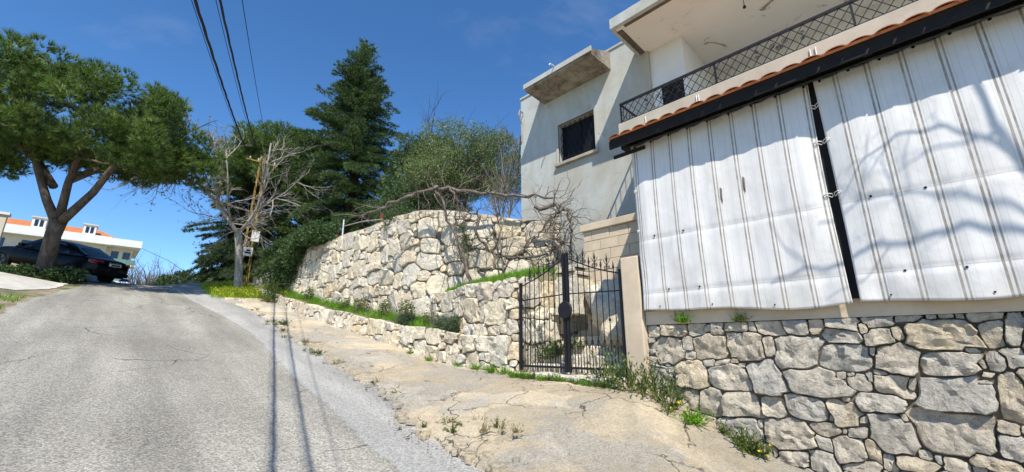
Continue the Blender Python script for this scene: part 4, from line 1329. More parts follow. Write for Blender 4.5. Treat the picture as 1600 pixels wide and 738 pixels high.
def clump_tree(name, label, base, height, blobs, seed, mat, n, k, length, width, bark, spread=.6, upb=.5, leafy=False, trunk_r=.16):
    r = np.random.default_rng(seed); root = empty(name, base, label, 'tree' if height > 2.6 else 'shrub')
    out = []; tips = []
    grow(base - np.array([0, 0, .2]) if isinstance(base, np.ndarray) else np.array(base) - np.array([0, 0, .2]), (0, 0, 1), height * .62, trunk_r, 0, 3, r, out, tips, .12, .1, (3, 5), (.5, .72), (.4, .85))
    tubes(out).build('trunk', bark, root, smooth=True)
    C, N_ = blob_points(blobs, n, r, .35)
    D = unit(N_ * .6 + np.array([0, 0, upb]) + r.normal(0, .3, N_.shape))
    T = leaves(np.repeat(C, k, 0), np.repeat(D, k, 0), length, width, r, .7) if leafy else needles(C, D, k, length, width, spread, r)
    if leafy: T = T + r.normal(0, length * .5, (len(T), 1, 3))
    poly_mesh('crown', T, mat, root)
    return root


def rand_blobs(c, rad, n, s, seed, squash=.75, lo=-.6):
    r = np.random.default_rng(seed); out = []
    while len(out) < n:
        d = r.normal(0, 1, 3); d = d / np.linalg.norm(d)
        if d[2] < lo: continue
        q = r.uniform(.45, 1.0); z = r.uniform(*s)
        out.append((c[0] + d[0] * rad[0] * q, c[1] + d[1] * rad[1] * q, c[2] + d[2] * rad[2] * q, z, z, z * squash))
    return out


clump_tree('pine_tree', 'round topped green pine behind the cedar on its road side', (6.6, 28.0, 5.2), 9.5, rand_blobs((6.5, 27.8, 12.2), (3.0, 3.0, 3.2), 80, (.5, .85), 2), 12, M['pine'], 10000, 12, .26, .024, M['bark_dark'], .5, .5)
clump_tree('pine_tree', 'green pine whose crown shows between cedar and olive tree', (11.2, 17.6, 5.2), 7.0, rand_blobs((11.2, 17.4, 9.8), (2.3, 2.3, 2.4), 50, (.5, .85), 5), 13, M['pine_far'], 5500, 12, .24, .024, M['bark_dark'], .5, .5)
clump_tree('olive_tree', 'grey green olive tree behind the wall beside the grey house', (9.3, 11.9, 4.9), 5.2, rand_blobs((9.2, 11.75, 8.0), (2.1, 2.1, 1.75), 75, (.35, .7), 6) + rand_blobs((9.9, 10.3, 7.6), (1.1, 1.1, 1.5), 30, (.3, .6), 7), 14, M['olive'], 13000, 5, .095, .024, M['bark_dark'], leafy=True, upb=.35, trunk_r=.14)
clump_tree('olive_tree', 'dark low olive growth right behind the wall corner', (8.2, 13.9, 4.9), 3.4, rand_blobs((8.1, 13.7, 6.6), (1.5, 1.9, 1.1), 45, (.35, .65), 16), 24, M['ivy'], 5200, 5, .095, .03, M['bark_dark'], leafy=True, upb=.3, trunk_r=.1)

# wispy bare sapling at the house corner
r = np.random.default_rng(77); sap = empty('sapling', (9.0, 9.2, 4.8), 'thin bare sapling with dry twigs at the grey house corner', 'tree')
out = []; tips = []
for k in range(7): grow((9.0 + r.normal(0, .15), 9.3 + r.normal(0, .2), 4.6), (r.normal(0, .2), r.normal(0, .2), 1), r.uniform(2.6, 3.9), .028, 1, 3, r, out, tips, .08, .08, (5, 8), (.28, .42), (.3, .7))
tubes(out).build('trunk', M['dry_twig'], sap)
P_ = np.array([t[0] for t in tips]); D_ = np.array([t[1] for t in tips]); sel = r.random(len(P_)) < .4
poly_mesh('crown', leaves(P_[sel], D_[sel], .05, .02, r), M['bud'], sap)

# --- pale bare tree beside the road
r = np.random.default_rng(19)
bt = empty('bare_tree', (4.63, 22.6, 4.1), 'pale barked leafless tree beside the road in front of conifers', 'tree')
mb = MB(); tips = []; out = []
mb.tube([(4.66, 22.62, 3.9), (4.63, 22.6, 4.3), (4.5, 22.45, 5.2), (4.3, 22.25, 6.2), (4.2, 22.17, 6.7)], [.26, .20, .17, .155, .17], 10)
main = [([(4.2, 22.17, 6.6), (3.75, 22.4, 7.3), (3.27, 22.6, 7.95), (2.7, 22.9, 8.8), (2.14, 23.1, 9.45), (1.4, 23.6, 9.95), (.7, 24.2, 10.3)], .115),
        ([(4.2, 22.15, 6.65), (4.45, 21.8, 7.2), (4.6, 21.4, 7.75), (4.64, 21.0, 8.5), (4.6, 20.7, 9.3), (4.5, 20.3, 10.7)], .10),
        ([(3.3, 22.6, 7.9), (3.2, 22.4, 8.9), (2.9, 22.3, 9.9), (2.5, 22.2, 11.2)], .06),
        ([(4.55, 21.5, 7.6), (5.0, 20.9, 8.1), (5.4, 20.3, 8.5), (5.9, 19.7, 9.3)], .055),
        ([(2.7, 22.9, 8.75), (1.8, 22.7, 8.9), (.9, 22.6, 9.0), (.1, 22.7, 8.7)], .05),
        ([(3.9, 22.3, 7.1), (3.5, 21.8, 7.9), (3.3, 21.4, 8.9), (3.0, 21.2, 10.1)], .055),
        ([(2.14, 23.1, 9.45), (1.7, 22.7, 10.3), (1.4, 22.4, 11.2)], .045)]
for pts, q in main:
    n = len(pts); mb.tube(pts, [.85 * q * (1 - .65 * i / (n - 1)) for i in range(n)], 7)
    for i in range(1, n):
        for _ in range(3):
            d = unit(np.array(pts[i]) - np.array(pts[i - 1])) * .7 + r.normal(0, .6, 3)
            f_ = r.uniform(0, 1); p = np.array(pts[i - 1]) * (1 - f_) + np.array(pts[i]) * f_
            grow(p, d, r.uniform(.7, 1.7), .027, 2, 4, r, out, tips, .16, .05, (4, 5), (.45, .7), (.35, .85), 5, .6)
tubes(out, mb)
mb.build('trunk', M['bark_pale'], bt, smooth=True)
P_ = np.array([t[0] for t in tips]); D_ = np.array([t[1] for t in tips]); sel = (r.random(len(P_)) < .22) & (P_[:, 0] < 3.6)
poly_mesh('crown', leaves(np.repeat(P_[sel], 3, 0), np.repeat(D_[sel], 3, 0), .10, .04, r), M['bud'], bt)

# --- leafless tree standing on the verge behind the viewer; its branches shade the curtains
r = np.random.default_rng(4)
st_ = empty('roadside_tree', (3.8, -2.75, -.3), 'leafless roadside tree casting branch shadows on the curtains', 'tree')
kx, ky, kz = .83, .97, -1.61
def lift(y, z, q):  # the point that shades (5.4, y, z) from q units towards the sun
    return (5.4 - kx * q, y - ky * q, z - kz * q)
mb = MB(); out = []; tips = []
t0 = lift(-.95, 1.6, 1.8)
mb.tube([(t0[0] - .1, t0[1] - .1, -1.2), (t0[0], t0[1], 1.5), (t0[0], t0[1], 4), t0, lift(-.85, 2.6, 1.8), lift(-.62, 3.4, 1.8), lift(-.62, 4.2, 1.8), lift(-.9, 5.2, 1.8)], [.14, .10, .07, .042, .03, .024, .02, .012], 9)
br = [([(-.9, 2.35), (-.3, 2.55), (.2, 2.5), (.8, 2.40), (1.25, 2.28)], .055, 2.5), ([(-.85, 2.5), (-.4, 2.75), (.0, 2.95), (.35, 3.0), (.75, 2.8)], .04, 2.8),
      ([(-.7, 3.1), (-.35, 3.5), (.0, 3.55), (.3, 3.35), (.5, 3.05)], .032, 2.4), ([(-.65, 3.3), (-.2, 3.3), (.1, 3.15)], .028, 2.9),
      ([(.0, 2.52), (.1, 2.9), (.15, 3.3), (.05, 3.6)], .022, 2.6), ([(.35, 3.0), (.55, 3.3), (.62, 3.6)], .018, 2.7), ([(.2, 2.5), (.45, 2.2), (.75, 2.1)], .022, 2.4), ([(-.62, 3.9), (-.3, 4.2), (.1, 4.5)], .03, 2.8), ([(.9, 2.36), (1.1, 2.7), (1.2, 2.95)], .02, 2.5)]
for pts, q, dq in br:
    q *= .36; dq -= .85
    P3 = [np.array(lift(y, z, dq)) for y, z in pts]; n = len(P3)
    mb.tube(P3, [q * (1 - .55 * i / (n - 1)) for i in range(n)], 6)
    for i in range(1, n):
        if pts[i][0] > .7 or pts[i][1] < 2.3: continue
        d = unit(P3[i] - P3[i - 1]) * .8 + r.normal(0, .4, 3); grow(P3[i], d, r.uniform(.2, .4), q * .4, 3, 4, r, out, tips, .2, .0, (2, 3), (.5, .7), (.4, .9), 4)
tubes(out, mb); mb.build('trunk', M['bark_dark'], st_, smooth=True)

# --- bare vine sprawling over the wall
r = np.random.default_rng(33)
vn = empty('bare_vine', (6.6, 7.6, 2.9), 'tangled leafless vine sprawling over the wall corner towards the gate', 'vine')
mb = MB(); out = []; tips = []
paths = [([(6.5, 7.85, 2.85), (6.35, 8.1, 3.7), (6.1, 8.3, 4.6), (5.85, 8.5, 5.3), (5.75, 8.6, 5.65)], .05),
         ([(5.8, 8.5, 5.55), (5.6, 9.0, 5.55), (5.4, 9.6, 5.45), (5.1, 10.3, 5.3), (4.9, 11.0, 5.15)], .055),
         ([(5.8, 8.5, 5.55), (6.3, 8.1, 5.55), (6.8, 7.6, 5.45), (7.3, 7.0, 5.35), (7.9, 6.4, 5.3)], .055),
         ([(6.0, 8.3, 5.6), (6.15, 8.1, 5.2), (6.35, 8.0, 4.95), (6.6, 7.85, 4.9)], .035),
         ([(6.6, 7.85, 4.9), (6.55, 7.8, 4.3), (6.75, 7.6, 3.9), (7.1, 7.3, 3.75)], .045),
         ([(7.0, 7.35, 2.85), (7.0, 7.3, 3.6), (6.95, 7.4, 4.5), (6.9, 7.5, 5.3)], .03),
         ([(7.1, 7.3, 3.75), (7.4, 6.7, 3.7), (7.6, 6.2, 3.8), (7.65, 5.9, 4.0)], .04),
         ([(7.5, 6.6, 4.95), (7.7, 6.1, 5.0), (7.75, 5.85, 4.75), (7.7, 5.7, 4.35), (7.5, 5.6, 3.9)], .06),
         ([(7.7, 5.9, 4.9), (7.5, 5.95, 4.7), (7.3, 6.2, 4.4), (7.2, 6.5, 4.1)], .04)]
for pts, q in paths:
    n = len(pts); pts = [np.array(p) for p in pts]
    fine = []
    for i in range(n - 1):
        for k in range(4): fine.append(pts[i] * (1 - k / 4) + pts[i + 1] * (k / 4) + r.normal(0, .035, 3))
    fine.append(pts[-1])
    mb.tube(fine, [q * (1 - .5 * i / (len(fine) - 1)) for i in range(len(fine))], 6)
    for i in range(1, n):
        for _ in range(4):
            f_ = r.uniform(0, 1); p = pts[i - 1] * (1 - f_) + pts[i] * f_
            d = unit(pts[i] - pts[i - 1]) * .7 + r.normal(0, .7, 3)
            if d[0] > 0: d[0] *= .3
            grow(p, d, r.uniform(.35, .85), .013, 2, 4, r, out, tips, .28, -.02, (2, 3), (.5, .75), (.4, 1.1), 5)
# dense tangle near the gate
for k in range(34):
    p = np.array([7.35, 5.95, 3.95]) + r.normal(0, 1, 3) * np.array([.22, .32, .38])
    grow(p, r.normal(0, 1, 3), r.uniform(.4, .8), .014, 3, 4, r, out, tips, .4, -.03, (2, 3), (.5, .8), (.4, 1.1), 6)
tubes(out, mb); mb.build('stems', M['bark_vine'], vn, smooth=True)


# --- shrubs, ivy


def leaf_shrub(name, label, blobs, n, length, width, mat, seed, base, cat='shrub', group=None, upb=.3, shell=.45, stems=6):
    r = np.random.default_rng(seed); root = empty(name, base, label, cat, group)
    mb = MB()
    for k in range(stems):
        b = blobs[r.integers(len(blobs))]; q = np.array(b[:3]); p = np.array(base, float) + r.normal(0, .04, 3)
        mb.tube([p, p * .5 + q * .5 + np.array([0, 0, .05]) + r.normal(0, .05, 3), q], [.012, .009, .004], 4)
    mb.build('stem', M['dry_twig'], root)
    C, N_ = blob_points(blobs, n, r, shell); D = unit(N_ + np.array([0, 0, upb]))
    poly_mesh('foliage', leaves(C, D, length, width, r, .6), mat, root)
    return root


hb = []
r = np.random.default_rng(8)
for k in range(110):
    t = r.uniform(0, 1) ** 1.3
    y = 21.6 - 6.0 * t; top = 6.25 - .35 * t
    low = 3.95 + 1.75 * ss(.32, .6, t)
    z = r.uniform(low, top); s = r.uniform(.22, .42); hb.append((5.80 + r.uniform(-.3, .3), y + r.normal(0, .12), z, s, s, s))
leaf_shrub('hanging_shrub', 'dense dark green shrub spilling over the end of the tall stone wall', hb, 24000, .10, .05, M['ivy'], 1, (6.2, 19.5, 5.3))
hb = [(6.4 + r.uniform(-.5, .8), 22.2 + r.uniform(-1.6, 2.6), 5.35 + r.uniform(-.35, .45), *([r.uniform(.3, .5)] * 3)) for k in range(26)]
leaf_shrub('low_shrub', 'low dark shrub above the short stepped wall behind the bare tree', hb, 7000, .09, .045, M['ivy'], 2, (6.6, 22.4, 5.0))
hb = [(6.15 + r.uniform(-.15, .3), 11.0 + r.uniform(-.45, .45), 5.55 + r.uniform(-.35, .12), *([r.uniform(.14, .24)] * 3)) for k in range(16)]
leaf_shrub('creeper', 'small bright green conifer sprig drooping over the wall top', hb, 3800, .07, .018, M['cedar'], 3, (6.3, 11.0, 5.3))
for (x, y, z, s, n, lab) in ((5.72, 7.6, 1.95, .30, 1500, 'rounded grey green lavender bush in the planter close to the gate'), (5.72, 9.3, 2.2, .22, 900, 'small grey green lavender bush in the planter further up')):
    hb = [(x + r.uniform(-.12, .1), y + r.uniform(-.35, .35), z + r.uniform(-.03, .1), s * .7, s * .7, s * .6) for k in range(8)]
    leaf_shrub('lavender_bush', lab, hb, n * 3, .11, .012, M['lavender'], int(y * 10), (x, y, z - .2), upb=1.2)
for k, (y, s) in enumerate(((8.55, .32), (9.9, .36), (10.9, .28), (12.4, .3), (13.6, .26), (16.9, .3))):
    z = lin(y, PLANTER_TOP) + .05
    hb = [(5.82 + r.uniform(-.1, .1), y + r.uniform(-s, s), z + r.uniform(.0, s * 1.5), s * .35, s * .4, s * .4) for _ in range(9)]
    leaf_shrub('wall_plant', 'loose twiggy plant with small pale leaves growing against the tall wall', hb, 420, .06, .028, M['weed'], 50 + k, (5.85, y, z - .05), 'plant', 'twiggy plants against the tall wall', .4, .1, 14)
hb = [(6.55 + r.uniform(-.1, .1), 8.35 + r.uniform(-.25, .25), 4.35 + r.uniform(-.35, .35), .15, .16, .16) for _ in range(8)]
leaf_shrub('wall_plant', 'sparse leafy sprig hanging on the wall under the vine', hb, 420, .06, .03, M['weed'], 58, (6.75, 8.5, 4.3), 'plant', None, .1, .1, 10)

# --- grass


def grass_field(pts, h, w, mat, r, lean=.35):
    n = len(pts); d = unit(np.stack([r.normal(0, lean, n), r.normal(0, lean, n), np.ones(n)], 1)); L = h * r.uniform(.5, 1.25, (n, 1))
    a = r.uniform(0, 2 * np.pi, n); s_ = np.stack([np.cos(a), np.sin(a), np.zeros(n)], 1) * w * .5
    return np.stack([pts - s_, pts + s_, pts + d * L], 1)


r = np.random.default_rng(90); P_ = []
for _ in range(15000):
    y = r.uniform(6.3, 21.5)
    if noise.noise((y * .8, 3, 1)) < -.25 and r.random() < .7: continue
    x = r.uniform(5.66, 6.0); P_.append((x, y, terrain(x, y) - .01))
for _ in range(14000):
    y = r.uniform(5.55, 8.7); x = r.uniform(tier_face(y) + .22, min(big_face(y) - .02, 8.2)) if big_face(y) - .1 > tier_face(y) + .3 else None
    if x is None: continue
    P_.append((x, y, terrain(x, y) - .01))
T = grass_field(np.array(P_), .20, .013, M['grass'], r)
o = make_obj('grass', T.reshape(-1, 3), np.arange(len(T) * 3).reshape(-1, 3), M['grass']); tag(o, 'bright green grass in the planter and on the stone terrace', 'grass', kind='stuff')
P_ = []
for _ in range(9000):
    y = 22.3 + r.normal(0, 1.1); x = 4.35 + r.normal(0, .55)
    if y < 20.2 or x < 3.35 or x > 5.45: continue
    P_.append((x, y, base_ground(x, y) - .01))
for _ in range(1500):
    y = r.uniform(19.2, 23); x = r.uniform(5.6, 6.0); P_.append((x, y, terrain(x, y) - .01))
T = grass_field(np.array(P_), .30, .028, M['lush'], r, .6)
o = make_obj('grass', T.reshape(-1, 3), np.arange(len(T) * 3).reshape(-1, 3), M['lush']); tag(o, 'lush green weeds around the foot of the pale bare tree', 'grass', kind='stuff')
P_ = np.array(P_); sel = r.random(len(P_)) < .05; Q = P_[sel] + np.stack([np.zeros(sel.sum()), np.zeros(sel.sum()), r.uniform(.14, .26, sel.sum())], 1)
T = leaves(np.repeat(Q, 3, 0), np.tile([0, 0, 1.], (len(Q) * 3, 1)), .045, .04, r, .9)
o = make_obj('flowers', T.reshape(-1, 3), np.arange(len(T) * 4).reshape(-1, 4), M['yellow_flower']); tag(o, 'yellow wild flowers around the foot of the pale bare tree', 'flowers', kind='stuff')
P_ = []
for _ in range(26000):
    x = r.uniform(-6, -1.2); y = r.uniform(12, 27)
    if x > interp(y, ROAD_L) - .1: continue
    if 19.0 < y < 22.7 and x > -4.2: continue
    if noise.noise((x * .9, y * .6, 7)) < -.02: continue
    P_.append((x, y, base_ground(x, y) - .01))
T = grass_field(np.array(P_), .13, .02, M['grass'], r)
o = make_obj('grass', T.reshape(-1, 3), np.arange(len(T) * 3).reshape(-1, 3), M['grass']); tag(o, 'short verge grass on the far side of the road below the pine', 'grass', kind='stuff')

hb = [(-1.4 + r.uniform(-2.2, 1.0), 23.1 + r.uniform(-.35, .35), 4.05 + r.uniform(-.05, .22), *([r.uniform(.12, .3)] * 3)) for k in range(34)]
leaf_shrub('ground_cover', 'low dark weeds crowding the foot of the umbrella pine before the car', hb, 6500, .11, .05, M['ivy'], 71, (-1.6, 23.1, 3.95), 'plant')
# --- single weeds


def weed(x, y, size, seed, label, group=None, mat='weed', flower=False, z=None, n=None, h=1.0):
    r = np.random.default_rng(seed); z = base_ground(x, y) + .06 if z is None else z
    root = empty('weed', (x, y, z), label, 'plant', group)
    k = n or int(26 + size * 90); a = r.uniform(0, 2 * np.pi, k); el = r.uniform(.25, 1.35, k); L = size * r.uniform(.5, 1.1, k)
    d = np.stack([np.cos(a) * np.cos(el), np.sin(a) * np.cos(el), np.sin(el) * h], 1)
    C = np.array([[x, y, z - .01]]) + np.stack([r.normal(0, size * .16, k), r.normal(0, size * .2, k), np.zeros(k)], 1)
    T1 = np.stack([C, C + d * L[:, None] * .5 + np.cross(d, [0, 0, 1.]) * .012, C + d * L[:, None] + np.array([0, 0, -.1]) * L[:, None], C + d * L[:, None] * .5 - np.cross(d, [0, 0, 1.]) * .012], 1)
    f5 = r.uniform(.25, 1., (k * 6, 1)); C2 = np.repeat(C, 6, 0) + np.repeat(d * L[:, None], 6, 0) * f5; T2 = leaves(C2, np.repeat(d, 6, 0), min(.07, size * .22), min(.022, size * .075), r, .8)
    poly_mesh('foliage', np.concatenate([T1, T2]), M[mat], root)
    if flower:
        Q = (C + d * L[:, None])[r.random(k) < .22]
        if len(Q): poly_mesh('blossom', leaves(np.repeat(Q, 4, 0), np.tile([0, 0, 1.], (len(Q) * 4, 1)), .03, .03, r, 1.), M['yellow_flower'], root)
    return root


r = np.random.default_rng(6)
for k in range(24):
    weed(5.24 + r.uniform(-.06, .06), 3.3 + k * .085 + r.uniform(-.04, .04), r.uniform(.07, .15), 300 + k, 'small green weed rooted along the stone sill under the gate', 'weeds along the gate sill', 'weed' if k % 2 else 'grass')
for k, (x, y, s) in enumerate([(5.25, 3.12, .42), (5.22, 2.9, .45), (5.27, 2.68, .4), (5.2, 2.45, .3), (5.3, 3.4, .35)]):
    weed(x, y, s * 1.1, 120 + k, 'tall tangled green weed at the foot of the gate pillar', 'weeds at the gate pillar', 'weed', h=1.5, n=30)
weed(5.12, 2.18, .22, 130, 'bright leafy weed on the bare ground below the grey wall', None, 'grass', n=70)
for k, (x, y, s) in enumerate([(5.3, 1.75, .24), (5.32, 1.6, .2), (5.22, 1.66, .2), (5.36, 1.95, .15)]):
    weed(x, y, s, 140 + k, 'thin weed at the foot of the grey stone wall', 'weeds under the grey wall', 'weed', flower=(k == 1))
for k, (x, y, s) in enumerate([(5.0, 2.42, .16), (4.95, 2.2, .12)]):
    weed(x, y, s, 150 + k, 'sparse weed with yellow blossoms on the bare ground near the pillar', 'yellow weeds near the pillar', 'weed', True, n=14)
for k, (x, y, s) in enumerate([(5.36, 5.55, .16), (5.34, 5.85, .2), (5.33, 6.3, .18), (5.36, 6.9, .12), (5.35, 7.9, .13), (5.36, 8.7, .12)]):
    weed(x, y, s, 160 + k, 'small grass tuft at the foot of the planter wall', 'tufts along the planter wall', 'grass')
joint = [(2.97, 4.06), (3.1, 4.0), (3.2, 3.85), (3.43, 3.55), (3.36, 3.7), (2.93, 4.3), (3.5, 9.3), (3.47, 9.7), (3.62, 10.6), (3.66, 11.4), (3.72, 12.4), (3.25, 5.9), (3.38, 6.6), (3.9, 14.2), (3.75, 13.6), (4.0, 15.6), (4.1, 17.1), (3.5, 8.4)]
for k, (x, y) in enumerate(joint):
    for q in range(int(r.integers(2, 5))):
        dry = r.random() < .3; s_ = r.uniform(.035, .12) * (1 + .03 * y)
        weed(x + r.normal(0, .08), y + r.normal(0, .2), s_, 180 + k * 5 + q, 'dry straw coloured weed in the crack beside the asphalt strip' if dry else 'low green weed in the crack beside the asphalt strip', 'dry weeds in the pavement crack' if dry else 'green weeds in the pavement crack', 'dry_weed' if dry else 'weed', z=base_ground(x, y) + .062, n=int(r.integers(6, 26)))
weed(5.2, 19.6, .75, 240, 'tall feathery weed clump beside the planter end near the bare tree', None, 'weed', n=170, h=1.6)
weed(4.1, 13.6, .22, 241, 'dark green weed patch alone on the tan pavement', None, 'weed')
for k, (y, s, z) in enumerate([(2.34, .17, 1.90), (1.62, .13, 1.89)]):
    weed(5.46, y, s, 250 + k, 'small green weed sprouting under the plaster band of the grey wall', 'weeds in the grey wall', 'grass' if k == 0 else 'weed', z=z, n=40)
for k, (x, y) in enumerate([(6.1, 4.9), (6.2, 5.1), (5.95, 5.05), (6.5, 3.5), (6.35, 4.75), (6.75, 3.55)]):
    weed(x, y, .26, 260 + k, 'green weed growing on the steps behind the gate bars', 'weeds on the steps', 'grass' if k % 2 else 'weed', z=1.28 + max(0, (x - 5.7)) * .42)
# ---------------------------------------------------------------- parked car
ca = math.atan2(.68, -.73)
CX, CY = -1.35, 25.7
car = empty('parked_car', (CX, CY, base_ground(CX, CY) + .02), 'black sedan parked under the umbrella pine at the crest', 'car', rz=ca)
fx, fy = math.cos(ca), math.sin(ca)
def cg(a, b): return base_ground(CX + fx * a - fy * b, CY + fy * a + fx * b)
slope_f = ((cg(1.37, .8) + cg(1.37, -.8)) - (cg(-1.37, .8) + cg(-1.37, -.8))) / 2 / 2.74
slope_l = ((cg(1.37, .8) + cg(-1.37, .8)) - (cg(1.37, -.8) + cg(-1.37, -.8))) / 2 / 1.6
ax_f = Vector((fx, fy, slope_f)).normalized(); ax_l = Vector((-fy, fx, slope_l)); ax_u = ax_f.cross(ax_l).normalized(); ax_l = ax_u.cross(ax_f)
car.rotation_euler = Matrix((ax_f, ax_l, ax_u)).transposed().to_euler()
car.location.z = (cg(1.37, .8) + cg(1.37, -.8) + cg(-1.37, .8) + cg(-1.37, -.8)) / 4 + .015


def loft(secs, close=True):
    mb = MB(); n = len(secs[0])
    for s_ in secs: mb.v += [tuple(p) for p in s_]
    for i in range(len(secs) - 1):
        for k in range(n - 1): mb.f.append((i * n + k, i * n + k + 1, (i + 1) * n + k + 1, (i + 1) * n + k))
    if close:
        mb.f.append(tuple(range(n))); mb.f.append(tuple((len(secs) - 1) * n + k for k in range(n - 1, -1, -1)))
    return mb


def body_sec(x, w, zb, zt, crown=.02):
    h = zt - zb
    half = [(w * .88, zb), (w * .97, zb + h * .12), (w, zb + h * .38), (w * .985, zb + h * .62), (w * .955, zb + h * .84), (w * .86, zb + h * .97), (w * .5, zt + crown * .8)]
    return [(x, y, z) for y, z in half] + [(x, 0, zt + crown)] + [(x, -y, z) for y, z in reversed(half)]


st_car = [(-2.27, .70, .42, .80), (-2.22, .80, .32, .96), (-2.0, .85, .28, 1.03), (-1.5, .88, .26, 1.03), (-.9, .895, .25, .99), (0, .90, .25, .96), (.8, .895, .25, .955), (1.2, .885, .26, .95), (1.7, .86, .27, .88), (2.05, .80, .29, .78), (2.22, .70, .34, .66), (2.28, .58, .42, .58)]
bd = loft([body_sec(*s_) for s_ in st_car]).build('body', M['car_paint'], car, smooth=True)
sub = bd.modifiers.new('s', 'SUBSURF'); sub.levels = 1; sub.render_levels = 1


def cab_sec(x, wb, zb, wt, zt):
    return [(x, wb, zb), (x, wb * .97 + wt * .03, zb + (zt - zb) * .15), (x, (wb + wt) / 2 + .02, zb + (zt - zb) * .6), (x, wt, zt - .03), (x, wt * .6, zt + .015), (x, 0, zt + .025), (x, -wt * .6, zt + .015), (x, -wt, zt - .03), (x, -(wb + wt) / 2 - .02, zb + (zt - zb) * .6), (x, -(wb * .97 + wt * .03), zb + (zt - zb) * .15), (x, -wb, zb)]


cabs = [(-1.62, .76, .98, .74, 1.03), (-1.2, .79, .96, .66, 1.26), (-.75, .81, .94, .61, 1.41), (-.2, .82, .93, .60, 1.46), (.35, .82, .93, .60, 1.44), (.75, .81, .92, .64, 1.25), (1.15, .78, .90, .75, .98)]
loft([cab_sec(*c) for c in cabs]).build('cabin', M['car_paint'], car, smooth=True)
# glass
for sg in (-1, 1):
    for (x0, x1, x2, x3) in ((-.25, -.2, .35, .62), (-.95, -.62, -.3, -.3)):
        zb, zt = 1.0, 1.38
        def wy(z, off=.022): return sg * (.815 - (z - .93) / .5 * .215 + off)
        MB().add([(x0 if x0 > -.5 else -1.12, wy(zb), zb), (x3 if x0 > -.5 else -.3, wy(zb), zb), (x2, wy(zt), zt), (x1, wy(zt), zt)], [(0, 1, 2, 3)] if sg < 0 else [(3, 2, 1, 0)]).build('side_window', M['glass_dark'], car)
MB().add([(-1.56, -.66, 1.07), (-1.56, .66, 1.07), (-.86, .54, 1.415), (-.86, -.54, 1.415)], [(0, 3, 2, 1)]).build('rear_window', M['glass_dark'], car)
MB().add([(1.08, -.66, 1.04), (1.08, .66, 1.04), (.47, .53, 1.43), (.47, -.53, 1.43)], [(0, 1, 2, 3)]).build('windscreen', M['glass_dark'], car)
for x in (-1.36, 1.38):
    for sg in (-1, 1):
        w = MB().lathe([(.20, -.10), (.30, -.10), (.325, -.07), (.325, .07), (.30, .10), (.20, .10)], (x, sg * .80, .325), 'y', 24).build('wheel', M['tyre'], car)
        b = MB().lathe([(.02, -.012), (.20, -.012), (.205, .012), (.02, .012)], (x, sg * .895, .325), 'y', 20)
        b.build('rim', M['rim'], w)
        for k in range(5):
            a = k * 2 * math.pi / 5
            MB().bar((x, sg * .915, .325), (x + .19 * math.cos(a), sg * .915, .325 + .19 * math.sin(a)), .045, .02).build('spoke', M['rim'], w)
for sg in (-1, 1):
    b = MB(); b.add([(-2.245, sg * .50, .80), (-2.20, sg * .82, .78), (-1.98, sg * .872, .82), (-1.98, sg * .868, .93), (-2.19, sg * .80, .95), (-2.262, sg * .50, .93), (-2.2, sg * .6, .87)], [(0, 1, 4, 5), (1, 2, 3, 4), (0, 5, 6), (0, 6, 1), (6, 5, 4), (6, 4, 1), (1, 4, 3, 2)])
    b.build('tail_light', M['tail_red'], car)
    b = MB(); b.add([(2.20, sg * .42, .66), (2.08, sg * .78, .68), (1.92, sg * .84, .74), (2.02, sg * .78, .80), (2.16, sg * .46, .76)], [(0, 1, 2, 3, 4)]); b.build('headlight', M['chrome'], car)
    mr = MB().box((.62, sg * .90, .98), (.78, sg * 1.06, 1.10)).build('wing_mirror', M['car_paint'], car); bevel(mr, .03)
    for x in (-.75, .3):
        MB().box((x - .09, sg * .902, .80), (x + .09, sg * .92, .825)).build('door_handle', M['car_paint'], car)
MB().box((-2.33, -.26, .76), (-2.285, .26, .87)).build('number_plate', M['white_plate'], car)
MB().box((-2.338, -.20, .785), (-2.334, .20, .845)).build('plate_digits', M['black_iron'], car)
bevel(MB().box((-2.31, -.78, .36), (-2.2, .78, .52)).build('rear_bumper', M['car_paint'], car), .04)
MB().box((-2.300, -.28, .895), (-2.27, .28, .92)).build('trunk_trim', M['chrome'], car)
tag(MB().add([(.6, 24.4, 4.28), (.95, 24.3, 4.28), (1.0, 24.6, 4.30), (.62, 24.65, 4.30), (.7, 24.5, 4.42), (.9, 24.45, 4.40)], [(0, 1, 5, 4), (1, 2, 5), (2, 3, 4, 5), (3, 0, 4), (0, 3, 2, 1)]).build('plastic_bag', M['blue_plastic']), 'crumpled blue plastic bag on the ground behind the black car', 'bag')

# ---------------------------------------------------------------- apartment building beyond the crest
ap = empty('apartment_building', (-4, 104, 0), 'cream apartment block with orange tiled roof and dormers beyond the crest', 'building')
FY = 101.
MB().box((-26, FY + 1.5, -2), (.0, FY + 14, 19.0)).build('wall', M['cream_wall'], ap)
MB().box((.0, FY + 2.6, -2), (3.6, FY + 13, 19.0)).build('wall', M['cream_wall'], ap)
MB().box((-26.5, FY + .2, 19.0), (.3, FY + 14.5, 20.4)).build('parapet', M['white_wall'], ap)
MB().box((.3, FY - .1, 19.0), (4.5, FY + 13.5, 20.25)).build('parapet', M['white_wall'], ap)
ro = MB().add([(-26, FY + 1.2, 20.1), (1.8, FY + 1.2, 20.1), (-1.5, FY + 7, 22.6), (-26, FY + 7, 22.6), (1.8, FY + 13, 20.1), (-26, FY + 13, 20.1)], [(0, 1, 2, 3), (1, 4, 2), (3, 2, 4, 5), (0, 3, 5)]).build('roof', M['roof_red'], ap)
